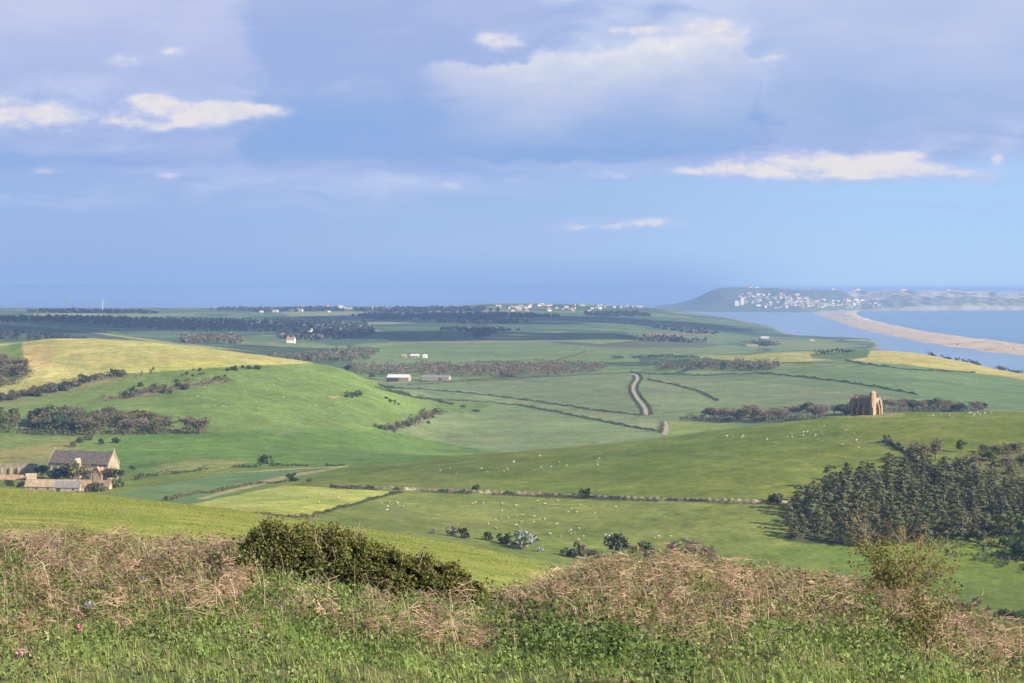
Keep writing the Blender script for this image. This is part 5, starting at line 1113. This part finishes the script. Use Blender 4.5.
# broad-leaved weeds in the grass
px, d, x, rw_ = spots(30000, 25.0, 50); t3 = patch(x, d, 2.3, 43); bw = bracken_w(px, d, x)
keep = rng.uniform(0, 1, len(px)) < np.clip(.42 + .8*t3, .05, 1)*(1 - .6*bw); px, d, x = px[keep], d[keep], x[keep]
k = 10; X = np.repeat(x, k) + rng.normal(0, .10, len(x)*k); Y = np.repeat(d, k) + rng.normal(0, .10, len(x)*k); Zh = ground(X, Y) + rng.uniform(.03, .34, len(X))
b = Bag(); b.put(leaves(np.stack([X, Y, Zh], 1), .052, np.array([0, 0, 1.0]), .9, .7), np.repeat(np.repeat(pick([(.125, .190, .056), (.155, .22, .068), (.095, .145, .046), (.185, .235, .080), (.15, .17, .08)], len(x)), k, 0), 4, 0))
tag(link('weeds', b.mesh('weeds', GR)), 'broad leaved weeds and nettles growing through the grass', None, None, 'stuff')
# dead bracken
def fronds(n, wfun, Lr, pal, name, label, lie=.50, pin=11):
    px, d, x, rw_ = spots(n, 26, 54); w_ = wfun(px, d, x); cl_ = patch(x, d, 1.3, 44)
    keep = rng.uniform(0, 1, len(px)) < w_*np.clip(.48 + 1.25*cl_, .03, 1); px, d, x = px[keep], d[keep], x[keep]; n = len(px)
    z = ground(x, d); L = rng.uniform(*Lr, n)*np.clip(.85 + .75*patch(x, d, 2.4, 58), .35, 1.55); a = rng.uniform(0, 2*math.pi, n); h = np.stack([np.cos(a), np.sin(a), 0*a], 1) + np.array([-.35, .15, 0])
    up0 = np.stack([0*a, 0*a, 1+0*a], 1); t0 = unit(up0 + h*rng.uniform(.1, .9, n)[:, None]*lie); t1 = unit(t0 + h*rng.uniform(.3, 1.3, n)[:, None]*lie); t2 = unit(t1 + h*.6 - up0*rng.uniform(.4, 2.0, n)[:, None])
    q0 = np.stack([x, d, z - .04], 1); q1 = q0 + t0*L[:, None]*.38; q2 = q1 + t1*L[:, None]*.34; q3 = q2 + t2*L[:, None]*.28
    b = Bag(); col_ = pick(pal, n, .22)*(1 + .30*patch(x, d, 1.7, 59) + .18*patch(x, d, 5, 60))[:, None]
    for (a_, c_, w0) in ((q0, q1, .0045), (q1, q2, .004), (q2, q3, .003)):
        tt_ = (c_-a_)/2; s = unit(np.cross(tt_, rdir(n)))*w0; b.put(quads_from((a_+c_)/2, tt_, s), np.repeat(col_*.9, 4, 0))
    for k in range(pin):
        f = .35 + .62*k/pin; base_ = np.where(f < .38/1, q0 + (q1-q0)*min(f/.38, 1), np.where(f < .72, q1 + (q2-q1)*np.clip((f-.38)/.34, 0, 1), q2 + (q3-q2)*np.clip((f-.72)/.28, 0, 1)))
        for sd_ in (-1, 1):
            side = unit(np.cross(t1, up0) + .001)*sd_; dr = unit(side + t1*.45 + rng.normal(0, .35, (n, 3)) - up0*.35); ll = (.20*(1 - .75*abs(f-.5))*rng.uniform(.5, 1.3, n))[:, None]*L[:, None]
            s = unit(np.cross(dr, rdir(n)))*.0055; b.put(quads_from(base_ + dr*ll*.5, dr*ll*.5, s), np.repeat(col_*rng.uniform(.8, 1.2, (n, 1)), 4, 0))
    return tag(link(name, b.mesh(name, GR)), label, None, None, 'stuff')
fronds(40000, bracken_w, (.38, .95), [(.38, .255, .195), (.31, .21, .155), (.44, .31, .235), (.20, .135, .10), (.33, .25, .16)], 'bracken', 'collapsed dead pinkish-brown bracken along the crest of the bank')
px, d, x, rw_ = spots(26000, 27, 53); keep = rng.uniform(0, 1, len(px)) < .06 + .9*bracken_w(px, d, x)*np.clip(.55 + .8*patch(x, d, 2.2, 57), .05, 1); px, d, x = px[keep], d[keep], x[keep]
blades(px, d, x, rng.uniform(.35, 1.15, len(px)), .009, np.full(len(px), .6), pick([(.44, .34, .25), (.50, .40, .30), (.33, .25, .18), (.22, .165, .12)], len(px)), 'dead_stalks', 'thin dead stalks standing among the bracken')
# green shoots and brambles in the bracken
px, d, x, rw_ = spots(17000, 27, 53); t4 = patch(x, d, 1.9, 45); keep = rng.uniform(0, 1, len(px)) < bracken_w(px, d, x)*np.clip(.22 + 1.1*t4, .04, .95); px, d, x = px[keep], d[keep], x[keep]
k = 24; X = np.repeat(x, k) + rng.normal(0, .13, len(x)*k); Y = np.repeat(d, k) + rng.normal(0, .13, len(x)*k); Zh = ground(X, Y) + rng.uniform(.05, 1, len(X))*np.repeat(rng.uniform(.35, .85, len(x)), k)
b = Bag(); b.put(leaves(np.stack([X, Y, Zh], 1), .048, np.array([.2, -.2, 1.0]), .7, .75), np.repeat(np.repeat(pick([(.125, .165, .050), (.10, .135, .042), (.16, .18, .065), (.15, .145, .065)], len(x)), k, 0), 4, 0))
tag(link('undergrowth', b.mesh('undergrowth', GR)), 'green bramble shoots and leaves coming up through dead bracken', None, None, 'stuff')
px, d, x, rw_ = spots(13000, 26, 52); t4 = patch(x, d, 1.2, 46); keep = rng.uniform(0, 1, len(px)) < bramble_w(px, d, x)*np.clip(.75 + .6*t4, .1, 1); px, d, x = px[keep], d[keep], x[keep]; t4 = t4[keep]
k = 34; X = np.repeat(x, k) + rng.normal(0, .15, len(x)*k); Y = np.repeat(d, k) + rng.normal(0, .15, len(x)*k); Zh = ground(X, Y) + rng.uniform(.03, 1, len(X))*np.repeat(np.clip(.42 + .28*t4, .12, .8), k)
b = Bag(); b.put(leaves(np.stack([X, Y, Zh], 1), .055, np.array([.1, -.3, 1.0]), .7, .75), np.repeat(np.repeat(pick([(.085, .130, .038), (.065, .102, .032), (.11, .155, .050), (.075, .11, .036)], len(x)), k, 0), 4, 0))
tag(link('brambles', b.mesh('brambles', GR)), 'dense dark green bramble mat below the bracken mound', None, None, 'stuff')

# tussocks on the nearest hill
n = 150000; px = rng.uniform(-120, 720, n*2); d = 118 + 292*np.sqrt(rng.uniform(0, 1, n*2)); keep = rng.uniform(0, 1, n*2) < d/410; px, d = px[keep], d[keep]; x = (px-512)/F*d
keep = rng.uniform(0, 1, len(px)) < np.clip(.5 + .6*patch(x, d, 14, 47) + .4*patch(x, d, 50, 48), .05, 1); px, d, x = px[keep], d[keep], x[keep]
tt = patch(x, d, 24, 49); dry = (rng.normal(0, .35, len(px)) + tt > .12)[:, None]
blades(px, d, x, rng.uniform(.08, .26, len(px)), .085, np.full(len(px), .8), np.where(dry, pick([(.215, .205, .062), (.20, .20, .055), (.235, .215, .075)], len(px)), pick([(.175, .215, .050), (.165, .20, .047), (.15, .19, .044)], len(px))), 'tussock_grass', 'tussocky yellow-green grass on the nearest hillside')
# windswept hawthorn bushes on the bank
TWIG = mat('twigs', (.20, .15, .11), rough=.9, var=.3, vscale=8); TWIGP = mat('pale_twigs', (.27, .22, .155), rough=.9, var=.25, vscale=8)
def profile_bush(label, pts, d0, depth, n, pal, toppal, lsize=.043):
    """bush whose top follows (bearing column, top row, foot row) points, d0 metres away"""
    pxs = [p[0] for p in pts]; mid_ = (pxs[0]+pxs[-1])/2; o = bpy.data.objects.new('hawthorn_bush', None); COL.objects.link(o); ox = (mid_-512)/F*d0; org = np.array([ox, d0, float(ground(ox, d0))]); o.location = org
    tag(o, label, 'bush')
    u = rng.uniform(pxs[0], pxs[-1], n); x = (u-512)/F*d0; top = np.interp(u, pxs, [p[1] for p in pts]); H = np.maximum(rowof(x, np.full(n, d0)) - top, 8)/F*d0*.90
    y = d0 + rng.normal(0, .42, n)*depth; gz_ = ground(x, y); lump_ = .045*np.sin(x*4.1+y*2) + .045*np.sin(x*11+y*5+1)+.06*np.sin(x*23+y*9)+.05*np.sin(x*41-y*17) + .10*snoise(x, y, .8, 72, 3)
    dome = np.sqrt(np.clip(1 - ((y-d0)/depth/1.15)**2, .05, 1)); hz_ = H*(1+lump_)*dome
    e = rng.uniform(0, 1, n)**.55; bot = .10 + .30*rng.uniform(0, 1, n)
    z = gz_ + hz_*(bot + (1-bot)*e); C = np.stack([x, y, z], 1) + rng.normal(0, .045, (n, 3))
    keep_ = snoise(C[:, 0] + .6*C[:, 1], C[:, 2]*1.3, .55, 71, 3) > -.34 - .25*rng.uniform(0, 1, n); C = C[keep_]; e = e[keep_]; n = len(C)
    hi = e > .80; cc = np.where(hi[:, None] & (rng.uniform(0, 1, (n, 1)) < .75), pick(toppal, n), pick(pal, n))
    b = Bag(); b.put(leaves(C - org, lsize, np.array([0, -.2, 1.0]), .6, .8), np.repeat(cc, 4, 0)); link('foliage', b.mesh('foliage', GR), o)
    b = Bag()
    for k in range(int(n/340)):
        uu = rng.uniform(pxs[0], pxs[-1]); xx = (uu-512)/F*d0; hh = (np.interp(uu, pxs, [p[2] for p in pts])-np.interp(uu, pxs, [p[1] for p in pts]))/F*d0; yy = d0 + rng.normal(0, .3)*depth
        p_, q_ = bough((xx, yy, float(ground(xx, yy))-.1), (rng.normal(-.25, .4), rng.normal(0, .35), 1), max(hh, .3)*rng.uniform(.8, 1.25), rng.uniform(.012, .03), 6, 0, .22); b.put(tube(p_ - org, q_, 5))
    link('branches', b.mesh('branches', TWIG, True), o); return o
HAW = [(.100, .122, .038), (.080, .100, .032), (.125, .145, .044), (.075, .078, .032)]; HAWT = [(.150, .158, .045), (.160, .142, .050), (.130, .155, .045), (.165, .125, .055), (.12, .145, .04)]
profile_bush('dense dark hawthorn bush with bronze tipped top standing on the bank', [(244, 538, 575), (256, 524, 582), (275, 520, 588), (305, 521, 594), (335, 527, 600), (365, 534, 604), (392, 546, 607), (410, 575, 607)], 42.0, .95, 46000, HAW, HAWT)
profile_bush('lower olive hawthorn bush tailing off right of the taller dark one', [(380, 570, 607), (398, 548, 608), (425, 556, 609), (450, 563, 610), (468, 572, 611), (482, 586, 612), (492, 606, 612)], 41.6, .75, 26000, HAW, HAWT + [(.16, .13, .03)])
profile_bush('small round green gorse bush on the right of the bracken mound', [(726, 606, 622), (733, 588, 622), (742, 583, 623), (752, 590, 624), (759, 608, 624)], 43.5, .4, 2600, [(.09, .105, .03), (.11, .12, .035)], [(.13, .13, .04)], .045)
profile_bush('small leafy bush between the bracken and the tall hawthorn', [(224, 545, 570), (230, 534, 572), (238, 532, 573), (246, 545, 574)], 46.5, .3, 1600, HAW, HAWT, .045)

def shrub(label, px, py, d, stems, nleaf, pal, tippal, lsize, stem_m, rad=.016):
    """open shrub of thin stems: each stem (dx, dy, dz) in metres from the foot"""
    p = at(px, py, d-4, d+4); o = bpy.data.objects.new('shrub', None); COL.objects.link(o); o.location = p; tag(o, label, 'shrub')
    lf = []; tp = []; b = Bag()
    for (sx, sy, sz, r_) in stems:
        n = 8; t = np.linspace(0, 1, n)[:, None]; end = np.array([sx, sy, sz]); L = np.linalg.norm(end)
        P_ = end*t + np.array([0, 0, .16*L])*np.sin(t*math.pi)*.6 + np.cumsum(rng.normal(0, .025*L, (n, 3)), 0)*t; P_[0] = (rng.normal(0, .05), rng.normal(0, .05), -.1)
        b.put(tube(P_, np.linspace(rad*r_, rad*r_*.3, n), 5))
        for k in range(20):
            i = rng.integers(2, n); dd = unit(np.array([rng.normal(sx/L*.8, .7), rng.normal(0, .7), rng.uniform(.2, 1.2)]))
            q, qq = bough(P_[i], dd, L*rng.uniform(.12, .34), rad*r_*.24, 5, 0, .2); b.put(tube(q, qq, 4))
            m_ = max(2, int(nleaf/len(stems)/20*(1.35 - 1.0*i/(n-1.)))); j = rng.integers(1, 5, m_); lf.append(q[j] + rng.normal(0, .05, (m_, 3))); tp.append(np.full(m_, i/(n-1.)))
    lf = np.concatenate(lf); tp = np.concatenate(tp); n = len(lf); cc = np.where((tp[:, None] > .85) & (rng.uniform(0, 1, (n, 1)) < .6), pick(tippal, n), pick(pal, n))
    link('stems', b.mesh('stems', stem_m, True), o); b2 = Bag(); b2.put(leaves(lf, lsize, None), np.repeat(cc, 4, 0)); link('foliage', b2.mesh('foliage', GR), o); return o
SH = [(.165, .145, .042), (.13, .128, .036), (.185, .15, .045), (.11, .115, .034)]; SHT = [(.20, .11, .055), (.17, .10, .05), (.16, .12, .05)]
kx = 44/F
shrub('tall thin olive shrub of many stems reaching above the bank on the right', 892, 609, 44, [(-40*kx, .1, 98*kx, 1.1), (-26*kx, -.2, 84*kx, 1.0), (-31*kx, .3, 70*kx, 1.0), (-12*kx, .2, 82*kx, 1.1), (2*kx, -.2, 84*kx, 1.1), (14*kx, .2, 80*kx, 1.0), (26*kx, 0, 76*kx, 1.1), (38*kx, .2, 72*kx, 1.2), (50*kx, -.2, 60*kx, 1.1), (44*kx, .3, 44*kx, 1.0), (20*kx, -.3, 56*kx, 1.0), (-18*kx, -.3, 54*kx, 1.0), (54*kx, 0, 36*kx, .9), (-6*kx, .1, 62*kx, .9), (32*kx, .1, 58*kx, .9)], 7600, SH, SHT, .034, TWIGP)
shrub('low dark stemmed shrub left of the tall thin one', 868, 612, 44, [(-22*kx, 0, 30*kx, .9), (-10*kx, .2, 40*kx, 1), (6*kx, -.1, 36*kx, .9), (14*kx, .2, 26*kx, .8), (-28*kx, .1, 18*kx, .8)], 1100, [(.075, .085, .026), (.10, .10, .03)], SH, .036, TWIG)
shrub('pale stemmed leafy shrub below the tall thin one', 928, 668, 33, [(-14*kx, 0, 62*kx, 1.0), (-4*kx, .1, 58*kx, 1.1), (10*kx, -.1, 60*kx, 1.1), (20*kx, .1, 50*kx, .9), (-22*kx, .1, 42*kx, .8), (4*kx, 0, 70*kx, .9)], 2300, [(.12, .135, .035), (.10, .12, .03), (.14, .13, .04)], SH, .034, TWIG, .011)
# heap of broken dead branches at the left
p = at(42, 575, 40, 52); b = Bag(); pts_ = []
for k in range(150):
    s0 = np.array([rng.normal(0, .38), rng.normal(0, .3), -.05]); dv = unit(np.array([rng.normal(.25, .55), rng.normal(0, .45), rng.uniform(.25, 1.3)]))
    q, qq = bough(s0, dv, rng.uniform(.5, 1.25), rng.uniform(.008, .018), 6, .10, .2); b.put(tube(q, qq, 4))
tag(link('dead_branches', b.mesh('dead_branches', mat('dead_wood', (.24, .165, .13), var=.3, vscale=6), True), None, p), 'tangled heap of dead brown branches sticking up at the left of the bank', 'branches')
p = at(22, 577, 40, 52); q, qq = bough(p - [.2, 0, .05], (.75, .1, .75), 1.3, .018, 9, .16, .14); b = Bag(); b.put(tube(q - p, qq, 6)); tag(link('branch', b.mesh('branch', TWIGP, True), None, p), 'single pale dead branch arching over the bank at far left', 'branch')
# a few flowers
def flower(px, py, colr, label, n=60, h=.30):
    p = at(px, py, 26, 52); o = bpy.data.objects.new('flower', None); COL.objects.link(o); o.location = p; tag(o, label, 'flower')
    b = Bag(); bl = Bag()
    for k in range(1):
        e = np.array([rng.normal(0, .05), rng.normal(0, .05), h*rng.uniform(.8, 1.3)]); b.put(tube([(e[0]*.4, e[1]*.4, -.02), e*.6 + [0, 0, .03], e], [.006, .005, .004], 4))
        c = e + rng.normal(0, .022, (n, 3)); bl.put(leaves(c, .03, None), colours([colr], n))
    link('stalks', b.mesh('stalks', mat('green_stalk', (.10, .15, .04))), o); link('petals', bl.mesh('petals', GR), o)
flower(114, 592, (.26, .24, .62), 'mauve bluebell clump left of its neighbour below the bracken')
flower(145, 597, (.22, .24, .68), 'blue bluebell clump right of its neighbour below the bracken')
flower(91, 622, (.40, .34, .55), 'pale lilac flower among dry grass left of centre')
flower(80, 648, (.62, .18, .34), 'pink campion in the grass at the lower left')
flower(15, 681, (.50, .30, .36), 'dusky pink flower at the lower left corner')
